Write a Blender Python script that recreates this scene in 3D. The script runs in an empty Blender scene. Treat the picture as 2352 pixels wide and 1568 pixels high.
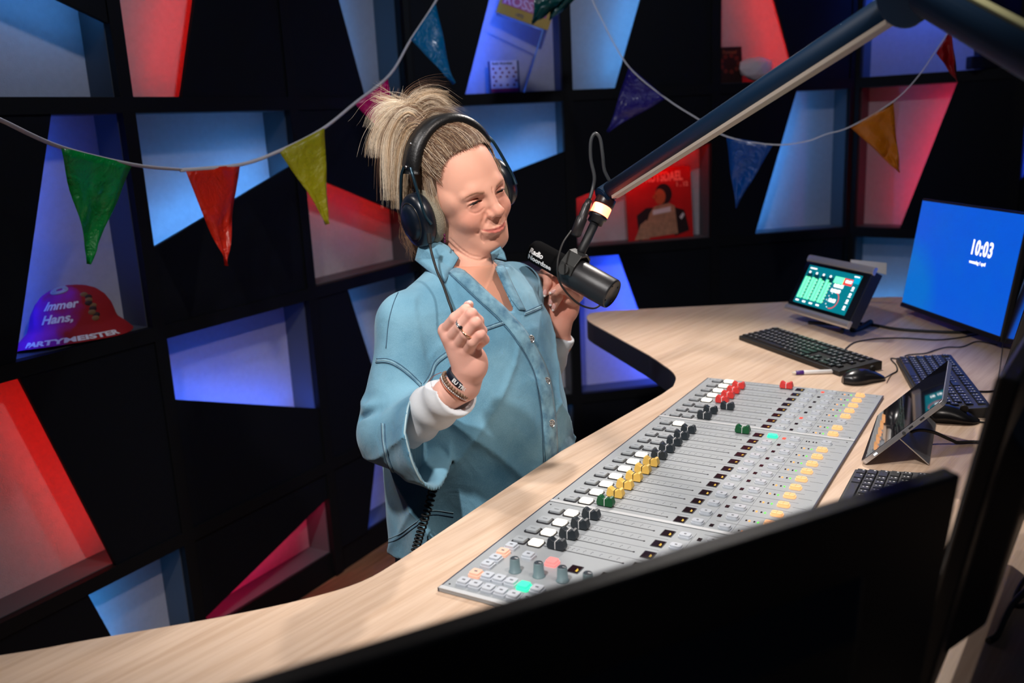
import bpy, bmesh, math, random
import numpy as np
from mathutils import Vector, Matrix
from mathutils.bvhtree import BVHTree
random.seed(7); np.random.seed(7)
SC = bpy.context.scene
COL = SC.collection
PI = math.pi

# ------------------------------------------------------------------ camera
FPX = 2092.0; PITCH = 0.23442; ROLL = -0.04882; CAMZ = 1.64
def cam_axes():
    cp, sp = math.cos(PITCH), math.sin(PITCH)
    fw = np.array([0, cp, -sp]); up = np.array([0, sp, cp]); rt = np.array([1., 0, 0])
    c, s = math.cos(ROLL), math.sin(ROLL)
    return rt*c + up*s, -rt*s + up*c, fw
RT, UP, FW = cam_axes()
cd = bpy.data.cameras.new('camera'); cam = bpy.data.objects.new('camera', cd); COL.objects.link(cam)
cam.matrix_world = Matrix(((RT[0], UP[0], -FW[0], 0), (RT[1], UP[1], -FW[1], 0), (RT[2], UP[2], -FW[2], CAMZ), (0, 0, 0, 1)))
cd.sensor_width = 36; cd.lens = 36*FPX/2352
cd.clip_start = .02
cd.dof.use_dof = True; cd.dof.focus_distance = 1.66; cd.dof.aperture_fstop = 3.5
SC.camera = cam

# ------------------------------------------------------------------ world, exposure, ceiling lamps
w = bpy.data.worlds.new('world'); SC.world = w; w.use_nodes = True
bg = w.node_tree.nodes['Background']; bg.inputs[0].default_value = (.28, .42, .75, 1); bg.inputs[1].default_value = .02
SC.view_settings.view_transform = 'Standard'; SC.view_settings.look = 'None'
SC.view_settings.gamma = 1; SC.view_settings.use_curve_mapping = False
SC.view_settings.exposure = 0.0
def lamp(name, loc, target, energy, col, size=60, blend=.5, rad=.04):
    l = bpy.data.lights.new(name, 'SPOT'); l.energy = energy; l.color = col
    l.spot_size = math.radians(size); l.spot_blend = blend; l.shadow_soft_size = rad
    o = bpy.data.objects.new(name, l); COL.objects.link(o); o.location = loc
    o.rotation_euler = (Vector(target)-Vector(loc)).to_track_quat('-Z', 'Y').to_euler()
    return o
LAMPS = [
 ((-.55, .35, 2.75), (-.05, 1.75, 1.2), 138, (1, .955, .93), 60, .8, .05),
 ((.80, 3.0, 2.75), (.25, 1.9, 1.0), 125, (1, .93, .87), 62, .8, .04),
 ((.75, .75, 2.75), (.1, 1.8, 1.25), 70, (1, .88, .80), 60, .9, .05),
 ((-1.1, 1.6, 2.75), (-.3, 1.5, 1.0), 30, (1, .92, .86), 80, .9, .05),
 ((-.2, 1.9, 2.75), (-1.3, 2.6, 1.2), 17, (.85, .9, 1), 110, .9, .05),
 ((.5, 2.3, 2.75), (.5, 3.9, 1.4), 22, (.85, .9, 1), 115, .9, .05),
]
for i, (loc, tg, e, c, s, b, r) in enumerate(LAMPS):
    lamp('spot_lamp', loc, tg, e, c, s, b, r)

# ------------------------------------------------------------------ pixel geometry helpers (photo pixel -> point in the room)
def ray(q): return FW + (q[0]-1176)/FPX*RT - (q[1]-784)/FPX*UP
CAMP = np.array([0, 0, CAMZ])
def at(x, y, d):            # point seen at photo pixel (x, y) whose forward distance is d
    v = ray((x, y)); return Vector(CAMP + v*(d/v[1]))
def hz(x, y, z):            # point at height z
    v = ray((x, y)); return Vector(CAMP + v*((z-CAMZ)/v[2]))

# ------------------------------------------------------------------ materials
MATS = {}
def srgb(r, g, b):
    f = lambda c: ((c/255+.055)/1.055)**2.4 if c/255 > .04045 else c/255/12.92
    return (f(r), f(g), f(b), 1)
def mat(name, col, rough=.5, metal=0, emit=None, es=1, bump=0, bscale=200, spec=.5, alpha=None, trans=0, vary=0, vscale=8, coat=0, sheen=0, vcol=False):
    if name in MATS: return MATS[name]
    m = bpy.data.materials.new(name); m.use_nodes = True; nt = m.node_tree; N = nt.nodes; L = nt.links
    p = N['Principled BSDF']
    c = col if len(col) == 4 else tuple(col)+(1,)
    p.inputs['Base Color'].default_value = c; p.inputs['Roughness'].default_value = rough
    p.inputs['Metallic'].default_value = metal; p.inputs['Specular IOR Level'].default_value = spec
    p.inputs['Coat Weight'].default_value = coat; p.inputs['Sheen Weight'].default_value = sheen
    if emit: p.inputs['Emission Color'].default_value = tuple(emit)[:3]+(1,); p.inputs['Emission Strength'].default_value = es
    if alpha is not None: p.inputs['Alpha'].default_value = alpha
    if trans: p.inputs['Transmission Weight'].default_value = trans
    tc = N.new('ShaderNodeTexCoord')
    if vcol:
        a = N.new('ShaderNodeVertexColor'); a.layer_name = 'Col'; L.new(a.outputs[0], p.inputs['Base Color'])
    if vary:
        n = N.new('ShaderNodeTexNoise'); n.inputs['Scale'].default_value = vscale; n.inputs['Detail'].default_value = 6
        L.new(tc.outputs['Object'], n.inputs['Vector'])
        h = N.new('ShaderNodeMix'); h.data_type = 'RGBA'; h.blend_type = 'MULTIPLY'; h.inputs[0].default_value = 1
        r = N.new('ShaderNodeMapRange'); r.inputs[3].default_value = 1-vary; r.inputs[4].default_value = 1+vary
        L.new(n.outputs[0], r.inputs[0])
        if vcol: L.new(a.outputs[0], h.inputs[6])
        else: h.inputs[6].default_value = c
        L.new(r.outputs[0], h.inputs[7]); L.new(h.outputs[2], p.inputs['Base Color'])
    if bump:
        n = N.new('ShaderNodeTexNoise'); n.inputs['Scale'].default_value = bscale; n.inputs['Detail'].default_value = 4
        L.new(tc.outputs['Object'], n.inputs['Vector'])
        b = N.new('ShaderNodeBump'); b.inputs['Strength'].default_value = bump; b.inputs['Distance'].default_value = .002
        L.new(n.outputs[0], b.inputs['Height']); L.new(b.outputs[0], p.inputs['Normal'])
    MATS[name] = m; return m

def wood(name, c1, c2, yaw, rough=.45):
    m = bpy.data.materials.new(name); m.use_nodes = True; nt = m.node_tree; N = nt.nodes; L = nt.links; p = N['Principled BSDF']
    tc = N.new('ShaderNodeTexCoord'); mp = N.new('ShaderNodeMapping'); mp.inputs['Rotation'].default_value = (0, 0, yaw)
    L.new(tc.outputs['Object'], mp.inputs[0])
    sc = N.new('ShaderNodeMapping'); sc.inputs['Scale'].default_value = (75, 3, 75); L.new(mp.outputs[0], sc.inputs[0])
    n = N.new('ShaderNodeTexNoise'); n.inputs['Scale'].default_value = 1.0; n.inputs['Detail'].default_value = 8; n.inputs['Distortion'].default_value = .6; L.new(sc.outputs[0], n.inputs[0])
    s2 = N.new('ShaderNodeMapping'); s2.inputs['Scale'].default_value = (420, 14, 420); L.new(mp.outputs[0], s2.inputs[0])
    n2 = N.new('ShaderNodeTexNoise'); n2.inputs['Scale'].default_value = 1.0; n2.inputs['Detail'].default_value = 5; L.new(s2.outputs[0], n2.inputs[0])
    a = N.new('ShaderNodeMath'); a.operation = 'MULTIPLY_ADD'; a.inputs[1].default_value = .45; L.new(n2.outputs[0], a.inputs[0]); L.new(n.outputs[0], a.inputs[2])
    r = N.new('ShaderNodeValToRGB'); r.color_ramp.elements[0].position = .52; r.color_ramp.elements[0].color = c2; r.color_ramp.elements[1].position = .86; r.color_ramp.elements[1].color = c1
    L.new(a.outputs[0], r.inputs[0]); L.new(r.outputs[0], p.inputs['Base Color']); p.inputs['Roughness'].default_value = rough
    b = N.new('ShaderNodeBump'); b.inputs['Strength'].default_value = .08; b.inputs['Distance'].default_value = .001; L.new(a.outputs[0], b.inputs['Height']); L.new(b.outputs[0], p.inputs['Normal'])
    return m

# ------------------------------------------------------------------ mesh builder
class MB:
    def __init__(s): s.v = []; s.f = []; s.m = []; s.sm = []
    def add(s, vs, fs, mi=0, smooth=False, X=None):
        o = len(s.v)
        for q in vs:
            q = Vector(q); s.v.append(X @ q if X is not None else q)
        for f in fs: s.f.append([o+i for i in f]); s.m.append(mi); s.sm.append(smooth)
        return s
    def box(s, c, d, mi=0, X=None):
        x, y, z = c; a, b, h = d[0]/2, d[1]/2, d[2]/2
        vs = [(x+i*a, y+j*b, z+k*h) for k in (-1, 1) for j in (-1, 1) for i in (-1, 1)]
        return s.add(vs, [(0, 2, 3, 1), (4, 5, 7, 6), (0, 1, 5, 4), (2, 6, 7, 3), (0, 4, 6, 2), (1, 3, 7, 5)], mi, False, X)
    def prism(s, poly, z0, z1, mi=0, X=None, mi_side=None, smooth=False):     # polygon in xy between heights
        n = len(poly); A = sum(poly[i][0]*poly[(i+1) % n][1]-poly[(i+1) % n][0]*poly[i][1] for i in range(n))
        if A < 0: poly = poly[::-1]
        if z0 > z1: z0, z1 = z1, z0
        vs = [(p[0], p[1], z0) for p in poly]+[(p[0], p[1], z1) for p in poly]
        s.add(vs, [tuple(range(n-1, -1, -1)), tuple(range(n, 2*n))], mi, False, X)
        ms = mi if mi_side is None else mi_side
        return s.add(vs, [(i, (i+1) % n, n+(i+1) % n, n+i) for i in range(n)], ms, smooth, X)
    def tube(s, pts, r, seg=8, mi=0, cap=True, X=None, flat=1.0):
        pts = [Vector(p) for p in pts]; n = len(pts)
        R = r if isinstance(r, (list, tuple)) else [r]*n
        t = (pts[1]-pts[0]).normalized(); u = t.orthogonal().normalized(); vs = []
        for i, p in enumerate(pts):
            t2 = (pts[min(i+1, n-1)]-pts[max(i-1, 0)])
            t2 = t2.normalized() if t2.length > 1e-9 else t
            q = t.rotation_difference(t2); u = (q @ u); t = t2; u = (u-t*u.dot(t)).normalized(); w_ = t.cross(u)
            for k in range(seg):
                a = 2*PI*k/seg; vs.append(p+u*math.cos(a)*R[i]+w_*math.sin(a)*R[i]*flat)
        fs = [(i*seg+k, i*seg+(k+1) % seg, (i+1)*seg+(k+1) % seg, (i+1)*seg+k) for i in range(n-1) for k in range(seg)]
        s.add(vs, fs, mi, True, X)
        if cap: s.add([vs[k] for k in range(seg)], [tuple(range(seg-1, -1, -1))], mi, False, X); s.add(vs[-seg:], [tuple(range(seg))], mi, False, X)
        return s
    def lathe(s, prof, seg=32, mi=0, X=None, smooth=True, mis=None):     # profile (radius, z)
        n = len(prof); vs = []
        for r, z in prof:
            for k in range(seg): a = 2*PI*k/seg; vs.append((r*math.cos(a), r*math.sin(a), z))
        for i in range(n-1):
            fs = [(i*seg+k, i*seg+(k+1) % seg, (i+1)*seg+(k+1) % seg, (i+1)*seg+k) for k in range(seg)]
            s.add([vs[j] for j in range(i*seg, (i+2)*seg)], [tuple(j-i*seg for j in f) for f in fs], mis[i] if mis else mi, smooth, X)
        return s
    def grid(s, P, mi=0, smooth=True, X=None, closed=False):             # P[i][j] points
        a = len(P); b = len(P[0]); vs = [p for row in P for p in row]
        fs = [(i*b+j, i*b+(j+1) % b, (i+1)*b+(j+1) % b, (i+1)*b+j) for i in range(a-1) for j in range(b if closed else b-1)]
        return s.add(vs, fs, mi, smooth, X)
    def ell(s, c, r, mi=0, X=None, a=12, b=16):
        P = [[(c[0]+r[0]*math.sin(PI*i/a)*math.cos(2*PI*j/b), c[1]+r[1]*math.sin(PI*i/a)*math.sin(2*PI*j/b), c[2]-r[2]*math.cos(PI*i/a)) for j in range(b)] for i in range(a+1)]
        return s.grid(P, mi, True, X, True)
MW = {}
def wm(o): return MW.get(o.name, Matrix()) if o else Matrix()
def obj(name, mb, mats, parent=None, world=False, bevel=0, label=None, seg=2, weld=True):
    me = bpy.data.meshes.new(name)
    inv = wm(parent).inverted() if (world and parent) else None
    me.from_pydata([(inv @ v if inv else v)[:] for v in mb.v], [], mb.f)
    me.validate(); 
    if not isinstance(mats, (list, tuple)): mats = [mats]
    for m in mats: me.materials.append(m)
    if len(me.polygons) == len(mb.f):
        me.polygons.foreach_set('material_index', mb.m); me.polygons.foreach_set('use_smooth', mb.sm)
    if weld:
        b = bmesh.new(); b.from_mesh(me); bmesh.ops.remove_doubles(b, verts=b.verts, dist=1e-6); b.to_mesh(me); b.free()
    o = bpy.data.objects.new(name, me); COL.objects.link(o)
    if parent: o.parent = parent
    MW[o.name] = wm(parent).copy()
    if bevel:
        bv = o.modifiers.new('bevel', 'BEVEL'); bv.width = bevel; bv.segments = seg; bv.limit_method = 'ANGLE'; bv.angle_limit = .6
        bv.harden_normals = False
    if label: o['label'] = label
    return o
def tag(o, label, cat, group=None):
    o['label'] = label; o['category'] = cat
    if group: o['group'] = group
    return o
def thing(name, label, cat, loc=(0, 0, 0), M=None, group=None):
    o = bpy.data.objects.new(name, None); COL.objects.link(o); o.empty_display_size = .05
    M = Matrix.Translation(Vector(loc)) if M is None else M
    o.matrix_world = M; MW[o.name] = M.copy(); return tag(o, label, cat, group)
def struct(name, mb, m, **k):
    o = obj(name, mb, m, **k); o['kind'] = 'structure'; return o
def frame(o, x, y, z=None):        # matrix from origin and two axes
    x = Vector(x).normalized(); y = Vector(y); y = (y-x*y.dot(x)).normalized(); z = x.cross(y)
    return Matrix(((x[0], y[0], z[0], o[0]), (x[1], y[1], z[1], o[1]), (x[2], y[2], z[2], o[2]), (0, 0, 0, 1)))
def spl(pts, n=8):
    pts = [Vector(p) for p in pts]; P = [pts[0]*2-pts[1]]+pts+[pts[-1]*2-pts[-2]]; out = []
    for i in range(1, len(P)-2):
        a, b, c, d = P[i-1:i+3]
        for k in range(n):
            t = k/n; out.append(.5*((2*b)+(c-a)*t+(2*a-5*b+4*c-d)*t*t+(3*b-a-3*c+d)*t**3))
    return out+[pts[-1]]
def text_mb(body, size, X, mb=None, mi=0, depth=.0004, bold=0, warp=None, shear=0, align='LEFT', sx=1, sp=1):
    cu = bpy.data.curves.new('t', 'FONT'); cu.body = body; cu.size = size; cu.extrude = depth; cu.offset = bold
    cu.shear = shear; cu.align_x = align; cu.resolution_u = 3; cu.space_character = sp
    if warp: cu.resolution_u = 4
    to = bpy.data.objects.new('t', cu); COL.objects.link(to)
    dg = bpy.context.evaluated_depsgraph_get(); me = bpy.data.meshes.new_from_object(to.evaluated_get(dg))
    mb = mb or MB()
    vs = [Vector((v.co.x*sx, v.co.y, v.co.z)) for v in me.vertices]
    if warp: vs = [warp(v) for v in vs]
    mb.add(vs, [tuple(p.vertices) for p in me.polygons], mi, False, X)
    bpy.data.objects.remove(to); bpy.data.curves.remove(cu); bpy.data.meshes.remove(me)
    return mb
BLACK = mat('black_plastic', (.012, .012, .014), .42)
BLACKM = mat('matt_black_metal', (.010, .011, .013), .5, bump=.15, bscale=900)
RUBBER = mat('black_rubber', (.012, .012, .012), .6)
CHROME = mat('chrome', (.8, .8, .82), .15, 1)
# ================================================================== room and shelf walls
CELL = .65
C1 = Vector((-.3585, 3.7333, 0)); YA, YB, YC = math.radians(31.17), math.radians(78.64), math.radians(129.09)
dirv = lambda y: Vector((math.sin(y), math.cos(y), 0))
C2 = C1 + dirv(YB)*3*CELL
fm = MB(); fm.box((0, 0, -.02), (9, 9, .04)); fl = struct('floor', fm, wood('floor_wood', srgb(150, 105, 78), srgb(105, 68, 48), .6)); fl.location = (.6, 1.2, 0)
WALLP = mat('dark_wall_paint', (.012, .014, .018), .9)
FELT = mat('pale_grey_felt', srgb(184, 182, 190), .95, bump=.6, bscale=380, vary=.10, vscale=60, spec=.1)
LINER = mat('grey_cell_liner', (.075, .085, .10), .6)
FRAME = mat('black_shelf_laminate', (.004, .0045, .006), .6, spec=.2, bump=.1, bscale=300)
PANEL = mat('black_cover_laminate', (.0035, .0045, .008), .65, spec=.18, bump=.25, bscale=420)
LEDC = {'red': (1, .012, .008), 'pink': (1, .02, .10), 'crimson': (1, .01, .055), 'blue': (.03, .13, 1), 'deep': (.02, .08, 1), 'cyan': (.05, .40, 1), 'sky': (.07, .38, 1)}
def led(col, s): return mat('led_%s_%g' % (col, s), (.5, .5, .5), .5, emit=LEDC[col], es=s)
ROWZ = [2.391, 1.741, 1.091, .441, .09]
def clip(poly, a, b, sgn):
    # keep side where sgn*cross((b-a),(p-a)) >= 0
    out = []; f = lambda p: sgn*((b[0]-a[0])*(p[1]-a[1])-(b[1]-a[1])*(p[0]-a[0]))
    for i in range(len(poly)):
        p, q = poly[i], poly[(i+1) % len(poly)]; fp, fq = f(p), f(q)
        if fp >= 0: out.append(p)
        if (fp >= 0) != (fq >= 0): t = fp/(fp-fq); out.append((p[0]+(q[0]-p[0])*t, p[1]+(q[1]-p[1])*t))
    return out
# facet, column, row, line a, line b (t in cells, z), side of the cover panel, led colour, strength
LTS = [
 ('A', -3, 0, (-2.241, 2.003), (-2.057, 1.96), 'up', 'sky', 14.5),
 ('A', -2, 0, (-1.56, 2.039), (-1.70, 1.767), 'right', 'red', 19.3),
 ('A', -1, 0, (-.561, 2.093), (-.412, 1.774), 'left', 'cyan', 26.2),
 ('A', -3, 1, (-2.351, 1.722), (-2.657, 1.132), 'left', 'blue', 28.4),
 ('A', -2, 1, (-1.95, 1.342), (-1.102, 1.525), 'down', 'sky', 34.8),
 ('A', -1, 1, (-.807, 1.473), (-.259, 1.34), 'up', 'red', 12.5),
 ('A', -3, 2, (-2.668, 1.077), (-2.399, .487), 'right', 'red', 19.3),
 ('A', -2, 2, (-1.964, .879), (-1.107, .687), 'down', 'blue', 38.8),
 ('A', -1, 2, (-.704, 1.073), (-.57, .798), 'left', 'sky', 19),
 ('A', -3, 3, (-2.544, .431), (-2.463, .26), 'left', 'cyan', 26.2),
 ('A', -2, 3, (-1.969, .147), (-1.036, .322), 'up', 'pink', 27.7),
 ('A', -1, 3, (-.617, .316), (-.732, .078), 'left', 'blue', 38.8),
 ('A', -4, 0, None, None, 'full', '', 0), ('A', -4, 1, (-3.3, 1.7), (-3.6, 1.1), 'left', 'blue', 25.8), ('A', -4, 2, None, None, 'full', '', 0), ('A', -4, 3, None, None, 'full', '', 0),
 ('B', 0, 0, (.526, 2.117), (.343, 1.755), 'left', 'blue', 43.9),
 ('B', 1, 0, (1.492, 2.104), (1.314, 1.756), 'right', 'cyan', 23),
 ('B', 2, 0, (2.407, 2.092), (2.526, 1.858), 'right', 'red', 20.2),
 ('B', 0, 1, (.963, 1.517), (.582, 1.439), 'down', 'sky', 34.8),
 ('B', 1, 1, (1.028, 1.319), (1.866, 1.499), 'up', 'red', 19.3),
 ('B', 2, 1, (2.579, 1.72), (2.294, 1.114), 'left', 'sky', 38),
 ('B', 0, 2, (.12, 1.07), (.22, .46), 'left', 'pink', 4.7),
 ('B', 1, 2, (1.315, 1.072), (1.446, .824), 'right', 'deep', 84.5),
 ('B', 2, 2, None, None, 'full', '', 0),
 ('B', 0, 3, (.62, .43), (.55, .1), 'left', 'cyan', 49.4),
 ('B', 1, 3, None, None, 'full', '', 0), ('B', 2, 3, None, None, 'full', '', 0),
 ('C', 0, 0, (0.05, 2.28), (.95, 2.28), 'up', 'blue', 260),
 ('C', 0, 1, (.633, 1.716), (.338, 1.125), 'right', 'crimson', 21.1),
 ('C', 0, 2, (.05, .70), (.95, .62), 'down', 'cyan', 49.4),
 ('C', 1, 1, (1.35, 1.74), (1.02, 1.3), 'right', 'deep', 42.2),
 ('C', 0, 3, None, None, 'full', '', 0), ('C', 1, 0, None, None, 'full', '', 0), ('C', 1, 2, None, None, 'full', '', 0), ('C', 1, 3, None, None, 'full', '', 0),
]
DEP = .135; BAR = .021
FAC = {'A': (C1, YA, -4, 0, 'black shelf wall on the left with slanted openings, hat and green flag', 'wall_left'),
       'B': (C1, YB, 0, 3, 'black shelf wall straight behind the woman and microphone', 'wall_back'),
       'C': (C2, YC, 0, 2, 'black shelf wall at right behind the blue monitor', 'wall_right')}
FX = {}
for k, (P0, yaw, n0, n1, lab, wn) in FAC.items():
    d = dirv(yaw); nb = Vector((-d[1], d[0], 0))     # nb points away from the room
    X = Matrix(((d[0], nb[0], 0, P0[0]), (d[1], nb[1], 0, P0[1]), (0, 0, 1, 0), (0, 0, 0, 1))); FX[k] = X
    wmb = MB(); wmb.box(((n0+n1)/2*CELL, DEP+.08, 1.4), ((n1-n0)*CELL+.5, .05, 2.8)); struct(wn, wmb, WALLP, weld=False).matrix_world = X
    T = thing('shelf_wall', lab, 'shelf', M=X)
    f = MB(); L0, L1 = n0*CELL, n1*CELL
    for z in ROWZ[:4]: f.box(((L0+L1)/2, DEP/2, z), (L1-L0+2*BAR, DEP, 2*BAR))
    f.box(((L0+L1)/2, DEP/2, .05), (L1-L0+2*BAR, DEP-.03, .1)); f.box(((L0+L1)/2, DEP/2, 2.6), (L1-L0, DEP, .4))
    for i in range(n0, n1+1): f.box((i*CELL, DEP/2+.0004, 1.25), (2*BAR, DEP, 2.48))
    obj('frame', f, FRAME, T, weld=False)
    for (kk, i, r, a, b, side, col, st) in LTS:
        if kk != k: continue
        t0, t1 = i*CELL+BAR, (i+1)*CELL-BAR; z1, z0 = ROWZ[r]-BAR, ROWZ[r+1]+(BAR if r < 3 else .01)
        rect = [(t0, z0), (t1, z0), (t1, z1), (t0, z1)]
        to3 = lambda poly: [(p[0], p[1]) for p in poly]
        XP = Matrix(((1, 0, 0, 0), (0, 0, 1, 0), (0, 1, 0, 0), (0, 0, 0, 1)))   # (t, z, depth) -> local
        if side == 'full':
            m = MB(); m.prism(rect, .006, .022, X=XP); obj('cover_panel', m, PANEL, T, bevel=.001); continue
        A_ = (a[0]*CELL, a[1]); B_ = (b[0]*CELL, b[1])
        if side in ('left', 'right'):
            if A_[1] < B_[1]: A_, B_ = B_, A_          # a upper, b lower
            sg = -1 if side == 'left' else 1
        else:
            if A_[0] > B_[0]: A_, B_ = B_, A_
            sg = 1 if side == 'up' else -1
        poly = clip(rect, A_, B_, sg)
        m = MB(); m.prism(poly, .006, .020, X=XP); obj('cover_panel', m, PANEL, T, bevel=.0008)
        m = MB(); m.box(((t0+t1)/2, DEP-.004, (z0+z1)/2), (t1-t0, .008, z1-z0)); obj('back_panel', m, FELT, T)
        m = MB(); th = .002
        m.box(((t0+t1)/2, .075, z0+th/2), (t1-t0, .10, th)); m.box(((t0+t1)/2, .075, z1-th/2), (t1-t0, .10, th))
        m.box((t0+th/2, .075, (z0+z1)/2), (th, .10, z1-z0)); m.box((t1-th/2, .075, (z0+z1)/2), (th, .10, z1-z0)); obj('cell_lining', m, LINER, T, weld=False)
        # led strip stuck on the back of the cover, just inside its slanted edge
        dA = Vector((B_[0]-A_[0], B_[1]-A_[1])); 
        sec = clip(clip(rect, A_, B_, sg), (A_[0], A_[1]), (B_[0], B_[1]), sg)
        # intersect the line with the cell
        u = dA.normalized(); nn = Vector((-u[1], u[0]))*sg
        ts = []
        for p, q in zip(rect, rect[1:]+rect[:1]):
            fp = (Vector(p)-Vector(A_)).dot(nn); fq = (Vector(q)-Vector(A_)).dot(nn)
            if (fp > 0) != (fq > 0):
                w_ = fp/(fp-fq); ts.append((Vector(p)+(Vector(q)-Vector(p))*w_-Vector(A_)).dot(u))
        if len(ts) >= 2:
            s0, s1 = min(ts)+.03, max(ts)-.03; off = .016
            c = Vector(A_)+u*(s0+s1)/2+nn*off
            ang = math.atan2(u[1], u[0])
            XL = XP @ Matrix.Translation((c[0], c[1], .024)) @ Matrix.Rotation(ang, 4, 'Z')
            m = MB(); m.box((0, 0, 0), (s1-s0, .010, .006), X=XL); obj('light_strip', m, led(col, st), T, weld=False, label='%s led strip behind the slanted cover edge' % ('red' if col in ('red', 'pink', 'crimson') else 'blue'))
def fac(k, t, z, dep): return FX[k] @ Vector((t*CELL, dep, z))
# ================================================================== desk
DZ = 1.003
pts = [(-1.5, .98), (-1.0, 1.0), (-.682, 1.06), (-.581, 1.087), (-.42, 1.129), (-.31, 1.168), (-.236, 1.211), (-.185, 1.277), (-.138, 1.352)]
outl = [Vector((p[0], p[1], 0)) for p in pts]; outl = spl(outl, 4)
outl += spl([Vector(p+(0,)) for p in [(.088, 1.711), (.347, 2.058)]], 1)
outl += spl([Vector(p+(0,)) for p in [(.385, 2.118), (.405, 2.19), (.406, 2.26), (.392, 2.34), (.375, 2.43)]], 4)
outl += spl([Vector(p+(0,)) for p in [(.262, 2.86), (.252, 2.92), (.256, 2.985), (.280, 3.028), (.335, 3.05)]], 4)
outl += spl([Vector(p+(0,)) for p in [(1.20, 3.055), (1.30, 3.05), (1.37, 3.02), (1.42, 2.95)]], 4)
outl += [Vector(p+(0,)) for p in [(1.55, 2.4), (1.36, 1.85), (1.10, 1.2), (.85, .5), (.6, .28), (-1.5, .28)]]
poly = [(p.x, p.y) for p in outl]
DK = thing('studio_desk', 'large pale oak studio desk with curved edge and black sides', 'desk')
OAK = wood('pale_oak_laminate', srgb(228, 200, 175), srgb(208, 176, 148), math.radians(40), .42)
m = MB(); m.prism(poly, DZ-.003, DZ); obj('desktop', m, OAK, DK)
m = MB(); m.prism(poly, DZ-.066, DZ-.0031, smooth=False); obj('edge_band', m, mat('black_desk_edge', (.008, .010, .014), .5), DK)
m = MB()
for (x, y) in ((.75, 2.6), (-.75, .65), (.75, 1.1)):
    m = MB(); m.box((x, y, (DZ-.066)/2), (.35, .35, DZ-.067)); obj('pedestal', m, BLACKM, DK, bevel=.004)

# ================================================================== mixing console (three modules)
CO = Vector((-.12, 1.174, DZ+.0004)); UD = Vector((.51932, .85458, 0)); VD = Vector((.85458, -.51932, 0))
def cmat(u): 
    o = CO+UD*u; return Matrix(((VD[0], UD[0], 0, o[0]), (VD[1], UD[1], 0, o[1]), (0, 0, 1, o[2]), (0, 0, 0, 1)))   # x = depth v, y = along u
FP = mat('console_grey_paint', srgb(164, 170, 174), .45, bump=.3, bscale=1200)
FPL = mat('console_light_seam', srgb(205, 208, 210), .35)
DARK = mat('console_dark_print', (.02, .02, .025), .6)
PRINT = mat('console_grey_print', srgb(95, 98, 104), .6)
KEYC = mat('clear_grey_keycap', srgb(206, 212, 220), .25, spec=.6, coat=.3)
KEYU = mat('smoked_keycap', srgb(176, 182, 186), .3, spec=.5)
LITW = mat('lit_white_key', (.6, .56, .5), .4, emit=(1, .90, .72), es=1.5)
LITO = mat('lit_orange_key', (.45, .26, .14), .5, emit=(1, .46, .17), es=.95)
LITG = mat('lit_green_key', (.05, .35, .22), .5, emit=(.02, .9, .45), es=1.1)
LITR = mat('lit_red_key', (.5, .15, .14), .5, emit=(1, .20, .19), es=1.2)
LEDG = mat('green_indicator', (.02, .2, .02), .5, emit=(.08, 1, .02), es=1.6)
LEDO = mat('orange_indicator', (.3, .1, .02), .5, emit=(1, .28, .02), es=1.8)
LEDR = mat('red_indicator', (.3, .02, .01), .5, emit=(1, .05, .02), es=1.2)
GLASS = mat('black_display_glass', (.016, .006, .010), .15)
AMBER = mat('amber_text', (.8, .55, .05), .5, emit=(.9, .55, .05), es=.5)
CAPS = {'red': mat('red_fader_plastic', srgb(225, 62, 58), .4), 'black': mat('charcoal_fader_plastic', srgb(38, 46, 52), .45), 'yellow': mat('yellow_fader_plastic', srgb(240, 196, 96), .45), 'green': mat('green_fader_plastic', srgb(8, 84, 44), .4)}
WHITEP = mat('white_print', (.85, .85, .85), .5)
TH = .006
def rrect(w_, h_, r, n=4):
    out = []
    for cx, cy, a0 in ((w_/2-r, h_/2-r, 0), (-w_/2+r, h_/2-r, 90), (-w_/2+r, -h_/2+r, 180), (w_/2-r, -h_/2+r, 270)):
        for k in range(n+1): a = math.radians(a0+90*k/n); out.append((cx+r*math.cos(a), cy+r*math.sin(a)))
    return out
SHARE = {}
def inst(key, name, build, mats, parent, loc, bevel=0, label=None, rz=0):
    """one mesh per kind, one object per instance"""
    if key not in SHARE:
        SHARE[key] = obj(name, build(), mats, parent, bevel=bevel); o = SHARE[key]
    else:
        o = SHARE[key].copy(); o.name = name; COL.objects.link(o); o.parent = parent
    o.location = loc; o.rotation_euler = (0, 0, rz); MW[o.name] = wm(parent) @ Matrix.Translation(Vector(loc)) @ Matrix.Rotation(rz, 4, 'Z')
    if label: o['label'] = label
    elif 'label' in o: del o['label']
    return o
def b_frame_key(): m = MB(); m.prism(rrect(.0245, .0225, .004), 0, .0015, 0); m.prism(rrect(.0195, .0175, .003), .0014, .0048, 1); m.box((0, 0, .0049), (.008, .0012, .0003), 2); return m
def b_lit_key(): m = MB(); m.prism(rrect(.0245, .0225, .004), 0, .0015, 0); m.prism(rrect(.0200, .0180, .003), .0014, .0050, 1); return m
def b_cap():      # saddle shaped fader cap, long axis x
    m = MB(); pr = [(-.0135, 0), (.0135, 0), (.0150, .005), (.0126, .0148), (.0088, .0158), (.0035, .0118), (-.0035, .0118), (-.0088, .0158), (-.0126, .0148), (-.0150, .005)]
    # prism across y, tapered upward
    n = len(pr); vs = []
    for sgy in (-1, 1):
        for x, z in pr: vs.append((x, sgy*(.0070-.0016*z/.0165), z+.002))
    m.add(vs, [tuple(range(n)), tuple(range(2*n-1, n-1, -1))]+[(i, n+i, n+(i+1) % n, (i+1) % n) for i in range(n)]); m.box((0, 0, .001), (.004, .001, .003)); return m
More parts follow.
